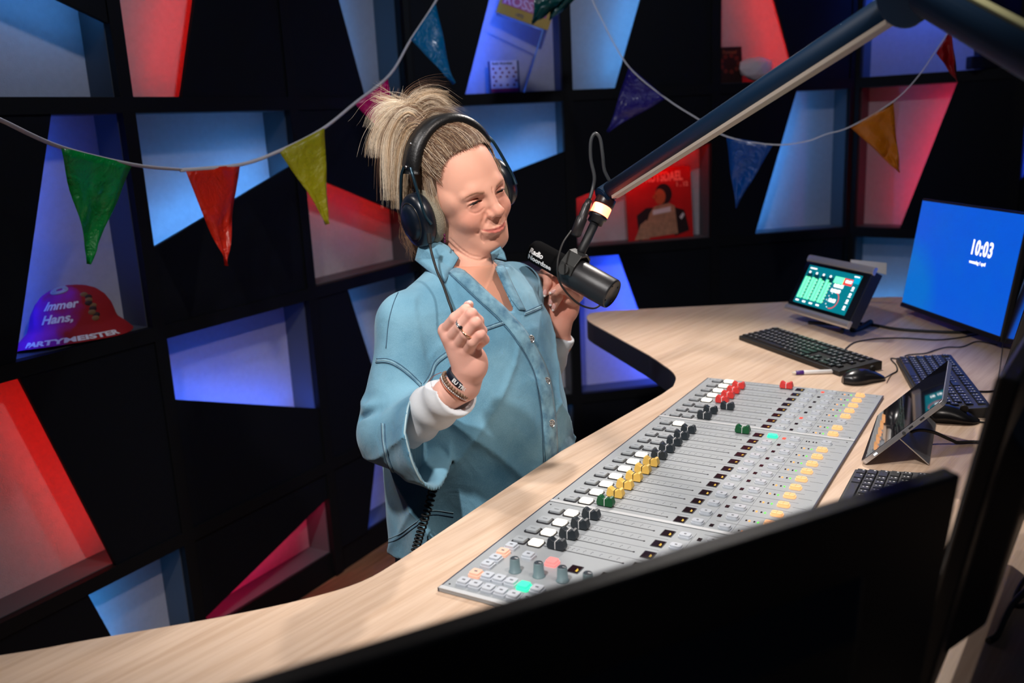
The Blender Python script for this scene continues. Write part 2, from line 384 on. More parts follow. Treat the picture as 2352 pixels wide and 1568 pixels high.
def b_capline():
    m = MB(); m.box((0, 0, .0137), (.0011, .0125, .0016)); m.box((0, -.0065, .0075), (.0011, .0009, .0110)); m.box((0, .0065, .0075), (.0011, .0009, .0110)); return m
def b_key(): m = MB(); m.prism(rrect(.0205, .0150, .0045), 0, .0022, 0); m.prism([(x+.0, y) for x, y in rrect(.0175, .0122, .0035)], .0022, .0055, 0); m.box((.0, 0, .0056), (.0035, .003, .0004), 1); return m
def b_key_lit(): m = MB(); m.prism(rrect(.0205, .0150, .0045), 0, .0022, 0); m.prism([(x+.0, y) for x, y in rrect(.0175, .0122, .0035)], .0022, .0058, 0); m.box((0, 0, .0060), (.0150, .0007, .0003), 1); m.box((0, 0, .0060), (.0007, .0100, .0003), 1); return m
def b_disp():
    m = MB(); m.prism(rrect(.0190, .0225, .001), 0, .0006, 1); m.box((0, 0, .0008), (.0160, .0190, .0006), 0)
    for k in range(4): m.box((.0035+.0009*k, -.003+.002*(k % 2), .0012), (.0005, .0045, .0002), 2)
    return m
def b_disp2():
    m = MB(); m.prism(rrect(.0190, .0225, .001), 0, .0006, 1); m.box((0, 0, .0008), (.0160, .0190, .0006), 0)
    for k in range(3): m.box((.0035+.0012*k, -.002-.001*k, .0012), (.0006, .008-.001*k, .0002), 2)
    return m
def b_ind(): m = MB(); m.box((0, 0, .0004), (.0062, .0095, .0008)); return m
def b_dot(): m = MB(); m.box((0, 0, .0004), (.0024, .0042, .0008)); return m
def channel(T, v, top, lit, cap, cappos, org, ind, k1, amber):
    inst('okey', 'channel_key', b_frame_key, [DARK, KEYU, PRINT], T, (.033, v, top))
    if lit: inst('lkey', 'channel_key', b_lit_key, [DARK, LITW], T, (.0603, v, top), label='lit white key')
    else: inst('okey', 'channel_key', b_frame_key, [DARK, KEYU, PRINT], T, (.0603, v, top))
    c = inst('cap_'+cap, 'fader_cap', b_cap, CAPS[cap], T, (cappos, v, top), bevel=.0006, label=cap.replace('black', 'charcoal')+' fader cap')
    inst('capline_'+('w' if cap != 'yellow' else 'k'), 'cap_line', b_capline, WHITEP if cap != 'yellow' else DARK, c, (0, 0, 0))
    inst('disp'+str(amber), 'channel_display', b_disp if amber else b_disp2, [GLASS, DARK, AMBER], T, (.2287, v, top))
    if k1: inst('gkey', 'select_key', b_key_lit, [LITG, LITG], T, (.2570, v, top), label='lit green key')
    else: inst('key', 'select_key', b_key, [KEYC, PRINT], T, (.2570, v, top))
    inst('key', 'select_key', b_key, [KEYC, PRINT], T, (.3012, v, top))
    inst('ind_r' if ind else 'ind_k', 'channel_indicator', b_ind, LEDR if ind else GLASS, T, (.2798, v, top), label='lit red indicator' if ind else None)
    for x, mm in ((.3233, 0), (.3282, 1), (.3362, 0), (.3420, 2)):
        if mm == 0 or org: inst('dot%d' % mm, 'indicator_light', b_dot, [GLASS, LEDO, LEDG][mm], T, (x, v, top))
        else: inst('dot0', 'indicator_light', b_dot, GLASS, T, (x, v, top))
    if org: inst('obtn', 'monitor_key', b_key_lit, [LITO, mat('orange_key_mark', (.8, .3, .1), .5, emit=(1, .25, .05), es=.5)], T, (.3612, v, top), label='lit orange key')
    else: inst('key', 'select_key', b_key, [KEYC, PRINT], T, (.3612, v, top))
def module(name, label, u0, u1, chans, us, dotend=.2048):
    T = thing(name, label, 'mixing console', M=cmat(u0), group=None)
    L = u1-u0; m = MB(); m.box((.2035, L/2, TH/2), (.4035, L-.001, TH), 0); obj('faceplate', m, FP, T, bevel=.001)
    for x_ in (.4060, .0008): m = MB(); m.box((x_, L/2, TH/2), (.002, L-.001, TH-.0004), 0); obj('edge_trim', m, mat('console_navy_edge', srgb(48, 50, 72), .4), T)
    m = MB(); m.box((.2035, .004, TH+.0004), (.4035, .008, .001)); obj('seam_strip', m, FPL, T)
    sl = MB(); pr = MB()
    for v in us:
        vv = v-u0; sl.box((.1395, vv, TH+.0002), (.131, .0013, .0005)); sl.prism([(.2055+.0018*math.cos(a*PI/4), vv+.0018*math.sin(a*PI/4)) for a in range(8)], TH, TH+.0006)
        sl.box((.0715, vv, TH+.0002), (.003, .003, .0005))
        for k, x in enumerate((.100, .106, .112, .119, .127, .138, .150, .165, .180, .193)):
            pr.box((x, vv+.0085, TH+.0001), (.0006, .005, .0003)); pr.box((x+.0012, vv+.0125, TH+.0001), (.0018, .0010, .0003))
        pr.box((.152, vv+.0198, TH+.0001), (.17, .0005, .0003)); pr.box((.387, vv, TH+.0001), (.022, .0005, .0003)); pr.box((.331, vv+.0198, TH+.0001), (.10, .0004, .0003))
        pr.box((.2690, vv, TH+.0001), (.0004, .036, .0003)); pr.box((.3145, vv, TH+.0001), (.0004, .036, .0003))
    if us:
        obj('fader_slots', sl, DARK, T, weld=False, label='dark fader slots'); obj('scale_print', pr, PRINT, T, weld=False)
    for x, y in ((.010, .016), (.010, L-.012), (.394, .016), (.394, L-.012)): inst('scr', 'screw', lambda: MB().prism([(.0016*math.cos(a*PI/4), .0016*math.sin(a*PI/4)) for a in range(8)], 0, .0005), DARK, T, (x, y, TH))
    for v, (lit, cap, cp, org, ind, k1, am) in zip(us, chans): channel(T, v-u0, TH, lit, cap, cp, org, ind, k1, am)
    return T
C_ = lambda lit, cap, cp=.0970, org=1, ind=0, k1=0, am=1: (lit, cap, cp, org, ind, k1, am)
us3 = [.845+.0402*k for k in range(8)]
module('mixer_module', 'far grey mixing console module with eight channels and red fader caps', .8244, 1.1510,
       [C_(0, 'black'), C_(0, 'black'), C_(0, 'black', .1215, org=0, ind=1), C_(1, 'red'), C_(1, 'red'), C_(1, 'red'), C_(1, 'red'), C_(1, 'red', .198, ind=1)], us3)
us2 = [.3490+.0399*k for k in range(12)]
module('mixer_module', 'middle grey mixing console module with yellow and green fader caps', .3275, .8240,
       [C_(1, 'green', am=0)]+[C_(1, 'yellow', am=0) for _ in range(5)]+[C_(1, 'black'), C_(0, 'black'), C_(0, 'black'), C_(0, 'black'), C_(0, 'black'), C_(1, 'green', .197, org=0, ind=1, k1=1)], us2)
us1 = [.1737+.0398*k for k in range(4)]
NM = module('mixer_module', 'near grey mixing console module with knobs and four charcoal faders', -.004, .3271, [C_(1, 'black', am=0) for _ in range(4)], us1)
def b_sq(): m = MB(); m.prism(rrect(.0185, .0185, .003), 0, .004, 0); m.prism(rrect(.0155, .0155, .0025), .004, .0075, 0); m.box((0, 0, .0076), (.005, .003, .0003), 1); return m
u0 = -.004
for (u, v, kd) in [(.1454, .0333, 0), (.1224, .0320, 1), (.1010, .0320, 0), (.0800, .0315, 0), (.1294, .0723, 0), (.1265, .1139, 2), (.0492, .0309, 1), (.0489, .0512, 0), (.0489, .0709, 0), (.0490, .0906, 0), (.0470, .1120, 3),
                   (.0206, .0288, 0), (.0200, .0495, 0), (.0195, .0710, 0), (.0190, .0920, 0), (.0185, .1125, 0), (.047, .133, 0), (.0185, .1335, 0), (.0185, .2, 0), (.0185, .221, 0), (.047, .2, 0), (.047, .221, 0), (.075, .3, 0), (.075, .325, 0), (.1, .3, 0), (.1, .325, 0)]:
    mm = [[KEYC, PRINT], [mat('lit_peach_key', (.6, .4, .32), .4, emit=(1, .45, .28), es=.55), PRINT], [LITR, LITR], [LITG, LITG]][kd]
    inst('sq%d' % kd, 'control_key', b_sq, mm, NM, (v, u-u0, TH), bevel=.0006, label=[None, 'lit peach key', 'lit red key', 'lit green key'][kd])
KN = mat('teal_grey_knob', srgb(118, 140, 146), .4); KT = mat('knob_top', srgb(58, 66, 74), .35)
def b_knob():
    m = MB(); m.lathe([(0, .0), (.0095, 0), (.0095, .001), (.0082, .0015), (.0070, .0200), (.0062, .0212)], 24, 0); m.lathe([(.0062, .0212), (.0058, .0216), (0, .0216)], 24, 1); m.box((.003, 0, .0218), (.005, .0008, .0004), 2); return m
for (u, v) in [(.0845, .0755), (.0870, .1135), (.0900, .1500), (.0900, .190), (.09, .23)]:
    inst('knob', 'knob', b_knob, [KN, KT, WHITEP], NM, (v, u-u0, TH))
for (u, v) in [(.1269, .1511), (.1269, .2)]: inst('disp0', 'channel_display', b_disp2, [GLASS, DARK, AMBER], NM, (v, u-u0, TH))
# ================================================================== keyboards
KEYB = mat('black_keycap', (.016, .017, .019), .38); LEG = mat('key_legend_print', (.75, .75, .75), .5); KBASE = mat('keyboard_base', (.012, .012, .013), .45)
def layout():
    U = .019; out = []
    def row(y, ws, x0=0, lg=1):
        x = x0
        for w_ in ws:
            if w_ > 0: out.append((x+w_*U/2, y, w_, lg if w_ < 3 else 0))
            x += abs(w_)*U
    row(5.25*U, [1, -1, 1, 1, 1, 1, -.5, 1, 1, 1, 1, -.5, 1, 1, 1, 1, -.25, 1, 1, 1, -.25, 1, 1, 1, 1])
    row(4*U, [1]*13+[2, -.25, 1, 1, 1, -.25, 1, 1, 1, 1]); row(3*U, [1.5]+[1]*12+[1.5, -.25, 1, 1, 1, -.25, 1, 1, 1])
    row(2*U, [1.75]+[1]*11+[2.25, -3.5, 1, 1, 1]); row(1*U, [1.25]+[1]*11+[2.75, -1.25, 1, -1.25, 1, 1, 1])
    row(0, [1.25, 1.25, 1.25, 6.25, 1.25, 1.25, 1.25, 1.25, -.25, 1, 1, 1, -.25, 2, 1])
    out.append((22.0*U, 2.5*U, 1, 1)); out.append((22.0*U, .5*U, 1, 1))
    return out
LAY = layout()
def keyboard(label, c0, xdir, grp=None, scale=.965):
    """c0 = front left bottom corner, xdir along the long side"""
    x = Vector(xdir).normalized(); X = frame(c0, x, Vector((-x[1], x[0], 0)))
    T = thing('keyboard', label, 'keyboard', M=X)
    Lx, Ly = .440*scale/.965, .128
    m = MB(); pr = [(0, 0), (Ly, 0), (Ly, .022), (Ly-.01, .0235), (0, .012)]
    m.add([(xx, y, z) for xx in (0, Lx) for y, z in pr], [(0, 4, 3, 2, 1), (5, 6, 7, 8, 9)]+[(i, (i+1) % 5, 5+(i+1) % 5, 5+i) for i in range(5)]); obj('base', m, KBASE, T, bevel=.0015)
    k = scale; n = 0
    tops = sorted(LAY, key=lambda q: 0)
    rest = MB()
    for (x_, y_, w_, lg) in tops:
        if abs(w_-1) < .01 and y_ > 5: pass
        px_, py_ = (x_*k+.008), y_*.98+.014; z = .012+py_*.0096/.118*1.0+.0004
        def bk(w_=w_, lg=lg):
            mm = MB(); a = w_*.019*k/2-.0013; b = .0082; zt = .0045
            mm.add([(-a, -b, 0), (a, -b, 0), (a, b, 0), (-a, b, 0), (-a+.0012, -b+.001, zt), (a-.0012, -b+.001, zt), (a-.0012, b-.002, zt), (-a+.0012, b-.002, zt)], [(4, 5, 6, 7), (0, 1, 5, 4), (1, 2, 6, 5), (2, 3, 7, 6), (3, 0, 4, 7)])
            if lg: mm.box((-a+.0052, .0025, zt+.0002), (.0030, .0030, .0003), 1); mm.box((-a+.0062, -.0035, zt+.0002), (.0020, .0020, .0003), 1) if lg and w_ == 1 else None
            return mm
        n += 1
        if n <= 100: inst('kk%g_%d' % (w_, lg), 'key', bk, [KEYB, LEG], T, (px_, py_, z))
        else:
            mm = bk(); rest.add([v+Vector((px_, py_, z)) for v in mm.v], mm.f, 0)
            for q in range(len(mm.m)): rest.m[len(rest.m)-len(mm.m)+q] = mm.m[q]
    r = obj('keys', rest, [KEYB, LEG], T, weld=False); r['kind'] = 'stuff'
    return T, X
k1 = hz(1697, 780, DZ); k2 = hz(1905, 856, DZ)
KB1, KX1 = keyboard('black keyboard in front of the touch screen display', k1, k2-k1)
k1 = hz(2067, 830, DZ); k2 = hz(2107, 900, DZ); dd = (k2-k1)
KB2, KX2 = keyboard('black keyboard behind the tablet, below the dark side monitor', k1, Vector((-.10, -.40, 0)).normalized() if False else (Vector((.895, 1.90, 0))-Vector((.985, 2.225, 0))))
KB2.location = Vector((.975, 2.235, DZ)); MW[KB2.name] = Matrix.Translation(KB2.location) @ KX2.to_3x3().to_4x4()
kx = Vector((.60-.683, 1.513-1.90, 0)).normalized()
KB3, KX3 = keyboard('black keyboard at the console edge, half behind the near monitor', Vector((.598, 1.515, DZ)), Vector((-.51, -.86, 0)).normalized())

# ================================================================== mice
def mouse(label, c, yaw):
    X = Matrix.Translation(Vector(c)) @ Matrix.Rotation(yaw, 4, 'Z')
    T = thing('computer_mouse', label, 'mouse', M=X)
    m = MB(); P = []
    for i in range(17):
        t = i/16; x = -.058+.116*t; wd = .031*(1-abs(2*t-1.02)**3.2)**.5 if abs(2*t-1.02) < 1 else .001
        wd *= (1-.10*math.exp(-((t-.55)/.2)**2)); h = .036*math.sin(PI*min(1, max(0.02, (t*.86+.12))))**.75*(1-.35*t)
        P.append([(x, wd*math.cos(PI*j/12), .002+h*max(0, math.sin(PI*j/12))**.8) for j in range(13)])
    m.grid(P, 0); m.add([P[i][0] for i in range(17)]+[P[i][12] for i in range(17)], [(i, i+1, 18+i, 17+i) for i in range(16)]); obj('body', m, mat('satin_black_shell', (.010, .010, .012), .28), T)
    m = MB(); m.tube([(.028, -.0035, .0262), (.028, .0035, .0262)], .008, 14); obj('scroll_wheel', m, RUBBER, T, bevel=.0008)
    return T, X
mouse('black mouse beside the white pen', (.833, 2.085, DZ), math.radians(22))
mouse('black mouse behind the tablet', (.892, 1.782, DZ), math.radians(-22))

# ================================================================== pen
a = hz(1819, 856, DZ+.0055); b = hz(1950, 851, DZ+.0055); X = frame(a, b-a, (0, 0, 1)); PT = thing('pen', 'white pen with purple grip lying by the mouse', 'pen', M=X)
Lp = .142; XR = Matrix.Rotation(PI/2, 4, 'Y')
m = MB(); m.lathe([(.0048, .028), (.0052, .030), (.0052, .112), (.0048, .114)], 16, 0, XR); obj('barrel', m, mat('white_pen_plastic', (.8, .8, .8), .3), PT)
m = MB(); m.lathe([(.0045, .009), (.0054, .011), (.0054, .027), (.0048, .029)], 16, 0, XR); m.lathe([(.0048, .113), (.0052, .115), (.0048, .140), (0, .142)], 16, 0, XR); obj('grip', m, mat('purple_pen_plastic', srgb(70, 30, 120), .35), PT, label='purple grip and end')
m = MB(); m.lathe([(0, 0), (.0022, .0005), (.0040, .010)], 16, 0, XR); obj('tip', m, mat('cream_pen_tip', (.75, .7, .6), .4), PT)

# ================================================================== cables on the desk
def cable(label, pts, r=.0022, n=10, nm='cable', z=None):
    m = MB(); m.tube([Vector((p.x, p.y, max(p.z, DZ+r+.0003))) for p in spl(pts, n)], r, 8); o = obj(nm, m, RUBBER); return tag(o, label, 'cable')
zc = DZ+.0025
g = lambda *ps: [hz(x, y, zc) for x, y in ps]
cable('thick black cable running from the touch display towards the blue monitor', [hz(1975, 742, zc+.01)]+g((1993, 745), (2060, 757), (2150, 763), (2215, 764), (2290, 758)), .0042)
cable('black keyboard cable waving across the desk to the blue monitor', g((1937, 806), (1955, 790), (1975, 783), (2020, 777), (2080, 776), (2150, 780), (2205, 775), (2250, 767), (2300, 762)), .0020)
cable('thin black mouse cable looping behind the mouse', [hz(2034, 867, DZ+.012)]+g((2046, 860), (2060, 851), (2058, 838), (2046, 823), (2068, 824), (2085, 815), (2125, 811), (2150, 803), (2175, 797), (2210, 796), (2245, 784), (2290, 792)), .0017)
cable('black cable leaving the far keyboard to the right', g((2236, 898), (2262, 899), (2290, 898), (2330, 900)), .0022)
cable('black cable of the mouse behind the tablet', [hz(2212, 962, DZ+.01)]+g((2235, 966), (2262, 970), (2300, 975)), .0018)
cable('black cable looping at the lower right desk corner', g((2420, 1330), (2385, 1345), (2352, 1362), (2325, 1390), (2308, 1420), (2290, 1460), (2270, 1475)), .004)
cable('second black cable crossing the lower right desk corner', g((2420, 1300), (2390, 1312), (2355, 1330), (2335, 1362), (2330, 1385), (2345, 1392), (2390, 1378)), .003)

# ================================================================== touch screen display on its stand
def scr_mat(name, col, e=1.0): return mat(name, col, .3, emit=col, es=e)
BL = Vector((.852, 2.765, 1.047)); BR = Vector((.940, 2.475, 1.047)); TL = BL+Vector((.0765, .0235, .150))
X = frame(BL, BR-BL, TL-BL); W_, H_ = .303, .170
T = thing('touch_display', 'silver edged touch screen with green level meters on a black stand', 'display', M=X)
m = MB(); m.box((W_/2, H_/2, -.019), (W_-.004, H_-.006, .034)); obj('case', m, mat('navy_black_case', srgb(26, 32, 48), .45), T, bevel=.002)
m = MB(); m.box((W_/2, H_/2, -.001), (W_-.008, H_-.03, .003)); obj('glass', m, mat('screen_black_glass', (.004, .004, .006), .12), T)
SIL = mat('brushed_silver', (.72, .70, .68), .35, .8)
for y in (.003, H_-.003):
    m = MB(); m.prism([(0, -.011), (.006, -.012), (.012, -.008), (.013, 0), (.012, .008), (.006, .012), (0, .011)], 0, W_, X=Matrix(((0, 0, 1, 0), (0, 1, 0, y), (1, 0, 0, -.010), (0, 0, 0, 1)))); obj('silver_edge', m, SIL, T, bevel=.0008, label='brushed silver edge')
sx0, sx1, sy0, sy1 = .026, .272, .024, .146; z = .0012
SB = scr_mat('screen_teal', srgb(0, 108, 122), .9); SG = scr_mat('screen_mint', srgb(110, 255, 180), 1.3); SR = scr_mat('screen_red', srgb(235, 60, 55), 1.0); SW = scr_mat('screen_white', (1, 1, 1), 1.3); SD = scr_mat('screen_dark_teal', srgb(0, 55, 66), .6); ST = scr_mat('screen_sky_teal', srgb(0, 150, 180), 1)
S = MB(); S.box(((sx0+sx1)/2, (sy0+sy1)/2, z), (sx1-sx0, sy1-sy0, .0006), 0)
sw, sh = sx1-sx0, sy1-sy0
def R_(x, y, w_, h_, mi, dz=.0006): S.box((sx0+x*sw+w_*sw/2, sy0+y*sh+h_*sh/2, z+dz), (w_*sw, h_*sh, .0004), mi)
for k in range(4):
    x = .035+.135*k; R_(x, .14, .10, .66, 4); R_(x-.01, .14, .045, .56+.01*k, 1, .001); R_(x+.045, .14, .045, .56-.01*k, 1, .001)
    R_(x+.02, .80, .03, .05, 3, .001); R_(x, .05, .06, .035, 3)
    for j in range(7): R_(x+.093, .17+.08*j, .012, .012, 3, .0012)
R_(.04, .915, .13, .03, 3); R_(.875, .93, .09, .03, 3); R_(.56, .70, .17, .16, 1); R_(.73, .70, .16, .16, 2); R_(.885, .78, .11, .16, 5)
ring = []
for k in range(48):
    a0, a1 = 2*PI*k/48, 2*PI*(k+1)/48; c = (sx0+.69*sw, sy0+.27*sh); r0, r1 = .0235, .0260
    mi = 2 if (k < 12 or k > 34) else 3
    if mi == 3 and k % 4: continue
    S.add([(c[0]+r*math.cos(a), c[1]+r*math.sin(a), z+.0010) for a, r in ((a0, r0), (a0, r1), (a1, r1), (a1, r0))], [(0, 1, 2, 3)], mi)
for k in range(4): R_(.92, .64-.16*k, .035, .06, 3); R_(.915, .60-.16*k, .045, .02, 3)
for body, sz, x, y in (('00:00', .0125, .765, .755), ('0:00:05', .0145, .60, .60), ('0:00:00', .0145, .585, .47), ('10:03', .0150, .615, .225)):
    text_mb(body, sz, Matrix.Translation((sx0+x*sw, sy0+y*sh, z+.0010)), S, 3, .0001, bold=.0006)
obj('screen', S, [SB, SG, SR, SW, SD, ST], T, weld=False)
Xi = X.inverted()
m = MB(); pz = Xi @ Vector((.985, 2.62, DZ+.013))
m.tube([(W_*.5, .05, -.035), (W_*.5, .025, -.055), tuple(pz)], .012, 12); m.tube([tuple(Xi @ Vector((.905, 2.70, DZ+.0065))), tuple(pz), tuple(Xi @ Vector((.955, 2.56, DZ+.0065)))], .0055, 8); m.tube([tuple(pz), tuple(Xi @ Vector((1.05, 2.70, DZ+.0065)))], .0055, 8)
obj('stand', m, BLACKM, T, weld=False)
m = MB(); p0 = Xi @ Vector((1.02, 2.66, DZ+.05)); m.tube(spl([(W_*.62, .055, -.036), (W_*.66, .045, -.075), (W_*.72, .005, -.095), tuple(Xi @ Vector((1.07, 2.64, DZ+.012)))], 6), .009, 10); obj('lead', m, RUBBER, T)
# white paper strip propped behind the display
m = MB(); P = [[at(x, 608-4*math.sin(k*.5)-(10 if k == 8 else 0), 2.95), at(x-3, 620-2*math.sin(k), 2.95)] for k, x in enumerate([1958, 1970, 1982, 1992, 2002, 2012, 2022, 2034, 2036])]
a0 = at(1962, 600, 2.92); P2 = [at(1955, 596, 2.94), at(2036, 612, 2.90), at(2036, 628, 2.90), at(1955, 610, 2.94)]
m = MB(); bx = (P2[1]-P2[0]).normalized(); nn = Vector((.35, -.9, .1)).normalized()*.003
q = [P2[0], P2[1]+Vector((0, 0, .012)), P2[2]-Vector((0, 0, .004)), P2[3]]; m.add(q+[p-nn for p in q], [(0, 1, 2, 3), (7, 6, 5, 4), (0, 4, 5, 1), (1, 5, 6, 2), (2, 6, 7, 3), (3, 7, 4, 0)])
m.tube([at(1990, 615, 2.92), Vector((at(1990, 615, 2.92).x+.02, 2.98, DZ))], .004, 8)
tag(obj('card_holder', m, mat('white_card', (.75, .73, .72), .6)), 'small white card holder standing behind the touch display', 'card holder')

# ================================================================== monitors
PANELB = mat('warm_lit_black_back', (.034, .030, .028), .42, bump=.1, bscale=1500)  # brownish base colour paints in the warm light reflected onto black casing
BEZ = mat('monitor_bezel', (.006, .006, .008), .3)
def monitor(label, BLc, BRc, tilt, H_=.335, screen=None, standat=.5, bulge=True, top=None):
    BLc, BRc = Vector(BLc), Vector(BRc); e = (BRc-BLc).normalized(); back = Vector((-e[1], e[0], 0)) ; up = Vector((0, 0, 1))*math.cos(tilt)+back*math.sin(tilt)
    X = frame(BLc, e, up); W_ = (BRc-BLc).length
    T = thing('monitor', label, 'monitor', M=X)
    m = MB(); m.box((W_/2, H_/2, -.010), (W_, H_, .018)); obj('case', m, PANELB, T, bevel=.003)
    m = MB(); m.box((W_/2, H_/2+.004, -.0002), (W_-.012, H_-.022, .002)); obj('screen', m, screen or mat('dark_screen_glass', (.006, .006, .012), .10), T)
    m = MB(); m.box((W_/2, .006, .0002), (W_-.002, .011, .0022)); obj('bezel', m, BEZ, T)
    m = MB(); P = []
    if bulge:
        m.add([(W_*a, H_*b, zz) for zz, s in ((-.018, 0), (-.046, .10)) for a, b in ((.16+s*.5, .10+s), (.84-s*.5, .10+s), (.84-s*.5, .80-s), (.16+s*.5, .80-s))], [(7, 6, 5, 4), (0, 4, 5, 1), (1, 5, 6, 2), (2, 6, 7, 3), (3, 7, 4, 0)]); obj('rear_housing', m, PANELB, T, bevel=.004, weld=True)
        Xi = X.inverted(); c = X @ Vector((W_*standat, H_*.45, -.046)); g0 = c+back*.07
        m = MB(); m.tube([Xi @ c, Xi @ g0], .018, 12); m.tube([Xi @ g0, Xi @ Vector((g0.x, g0.y, DZ+.004))], .016, 12); m.lathe([(0, 0), (.05, 0), (.05, .008), (.02, .012), (0, .012)], 24, 0, Xi @ Matrix.Translation((g0.x, g0.y, DZ+.0006))); obj('stand', m, BLACKM, T, weld=False)
    return T, X, W_
# wallpaper for the lit screen
def wallpaper():
    m = bpy.data.materials.new('lit_blue_screen'); m.use_nodes = True; nt = m.node_tree; N = nt.nodes; L = nt.links; p = N['Principled BSDF']
    tc = N.new('ShaderNodeTexCoord'); mp = N.new('ShaderNodeMapping'); mp.inputs['Location'].default_value = (-.13, -.15, 0); mp.inputs['Scale'].default_value = (6, 5, 1); L.new(tc.outputs['Object'], mp.inputs[0])
    n = N.new('ShaderNodeTexNoise'); n.inputs['Scale'].default_value = 9; n.inputs['Detail'].default_value = 5; L.new(tc.outputs['Object'], n.inputs[0])
    g_ = N.new('ShaderNodeTexGradient'); g_.gradient_type = 'SPHERICAL'; L.new(mp.outputs[0], g_.inputs[0])
    a = N.new('ShaderNodeMath'); a.operation = 'MULTIPLY_ADD'; a.inputs[1].default_value = .35; L.new(n.outputs[0], a.inputs[0]); L.new(g_.outputs[0], a.inputs[2])
    r = N.new('ShaderNodeValToRGB'); r.color_ramp.elements[0].position = .15; r.color_ramp.elements[0].color = srgb(0, 88, 215); r.color_ramp.elements[1].position = .6; r.color_ramp.elements[1].color = srgb(0, 108, 205)
    L.new(a.outputs[0], r.inputs[0]); L.new(r.outputs[0], p.inputs['Emission Color']); p.inputs['Emission Strength'].default_value = 1.0; p.inputs['Base Color'].default_value = (.01, .01, .02, 1); p.inputs['Roughness'].default_value = .3
    return m
T1, X1, W1 = monitor('lit monitor with a plain blue screen and a white clock', (1.214, 2.773, 1.03), (1.262, 2.280, 1.03), math.radians(9), screen=wallpaper())
S = MB(); text_mb('10:03', .056, Matrix.Translation((.290, .205, .0012)), S, 0, .0002, bold=.0014, sx=.72, sp=1.12); text_mb('woensdag 1 april', .0125, Matrix.Translation((.297, .180, .0012)), S, 0, .0002, bold=.0004, sx=.85)
obj('clock_text', S, SW, T1, weld=False)
monitor('dark monitor turned edge-on right of the blue one', (1.266, 2.272, 1.03), (1.038, 1.872, 1.03), math.radians(12), screen=mat('dark_violet_screen', (.012, .008, .02), .08))
# near monitors: top edges measured, the screens face the woman
e3 = Vector((math.sin(math.radians(63.4)), math.cos(math.radians(63.4)), 0))
RTOP = Vector((.368, .714, 1.340))
b3 = Vector((e3[1], -e3[0], 0)); RTOP = RTOP-b3*.012-e3*.012 if False else RTOP-b3*.014        # towards the camera side (rear of the monitor)
t3 = math.radians(7); H3 = .335
RB = RTOP - (Vector((0, 0, 1))*math.cos(t3)+b3*math.sin(t3))*H3
monitor('blurred dark monitor seen from behind across the bottom foreground', RB, RB-e3*.62, t3, H_=H3, standat=.5)
e4 = Vector((math.sin(math.radians(36)), math.cos(math.radians(36)), 0))
NB = Vector((.364, .790, 1.045))
monitor('blurred dark monitor seen from behind at the right frame edge', NB+e4*.53, NB, math.radians(10), H_=.37, standat=.55)

# ================================================================== tablet on kickstand
BRt = Vector((.626, 1.561, DZ+.0065)); BLt = Vector((.757, 1.812, DZ+.0065)); up = Vector((.110, -.057, .126)).normalized()
X = frame(BLt, BRt-BLt, up); Wt, Ht = (BRt-BLt).length, .183
# screen normal must look towards the woman (left): x cross up
T = thing('tablet', 'silver tablet propped on its kickstand beside the console', 'tablet', M=X)
ALU = mat('tablet_aluminium', (.55, .56, .60), .35, .85)
m = MB(); m.prism(rrect(Wt, Ht, .008), -.0045, .0045, X=Matrix.Translation((Wt/2, Ht/2, -.0045))); obj('case', m, ALU, T, bevel=.0006)
m = MB(); m.prism(rrect(Wt-.003, Ht-.003, .007), 0, .0008, X=Matrix.Translation((Wt/2, Ht/2, .0))); obj('screen', m, mat('tablet_mirror_glass', (.008, .008, .012), .03, spec=.9, coat=.6), T)
Xi = X.inverted()
hA, hB = Vector((.02, Ht*.42, -.010)), Vector((Wt-.02, Ht*.42, -.010))
fB = Xi @ (hz(2135, 1066, DZ+.003)); wdx = (hB-hA)
fA = fB-Vector((wdx.x, 0, 0))
nk = (fA-hA).cross(wdx).normalized()*.0025
m = MB(); m.add([hA, hB, fB, fA, hA+nk, hB+nk, fB+nk, fA+nk], [(0, 1, 2, 3), (7, 6, 5, 4), (0, 4, 5, 1), (1, 5, 6, 2), (2, 6, 7, 3), (3, 7, 4, 0)]); obj('kickstand', m, ALU, T, bevel=.0008)
m = MB(); m.box((Wt, .030, -.0045), (.0016, .007, .003)); obj('port_light', m, mat('port_light', (.8, .9, 1), .3, emit=(.7, .85, 1), es=2), T)
m = MB()
for y in (.11, .135): m = MB(); m.box((Wt, y, -.0045), (.0012, .009, .003)); obj('port', m, DARK, T, weld=False)
cable('black charging cable arching from the tablet to the near monitor', [X @ Vector((Wt+.004, .095, -.0045))]+[at(2080, 998, 1.60), at(2107, 988, 1.62), at(2140, 991, 1.63), at(2180, 1008, 1.64), at(2240, 1036, 1.64), at(2300, 1062, 1.62)], .0032)

# ================================================================== microphone, arm
def pxl(x, y, d): return at(x, y, d)
MD = 1.88
ma = pxl(1236, 592, 1.84); mb_ = pxl(1394, 668, 1.93)          # windscreen end centre, tail end centre
ma = pxl(1218, 571, 1.935); mb_ = pxl(1407, 676, 1.825)
ax = (mb_-ma).normalized(); Lm = (mb_-ma).length
Xm = frame(ma, ax, (0, 0, 1)); XR = Matrix.Rotation(PI/2, 4, 'Y')
T = thing('microphone', 'black broadcast microphone with white lettering on its foam windscreen', 'microphone', M=Xm)
FOAM = mat('black_foam', (.004, .004, .0045), .98, bump=.5, bscale=1400, spec=.08)
MICB = mat('satin_black_mic_body', (.020, .020, .022), .36, bump=.1, bscale=1800)
r = .0252
m = MB(); m.lathe([(0, 0), (.015, .002), (.0215, .006), (r-.0005, .014), (r, .03), (r, .095), (r-.002, .098)], 40, 0, XR); obj('windscreen', m, FOAM, T)
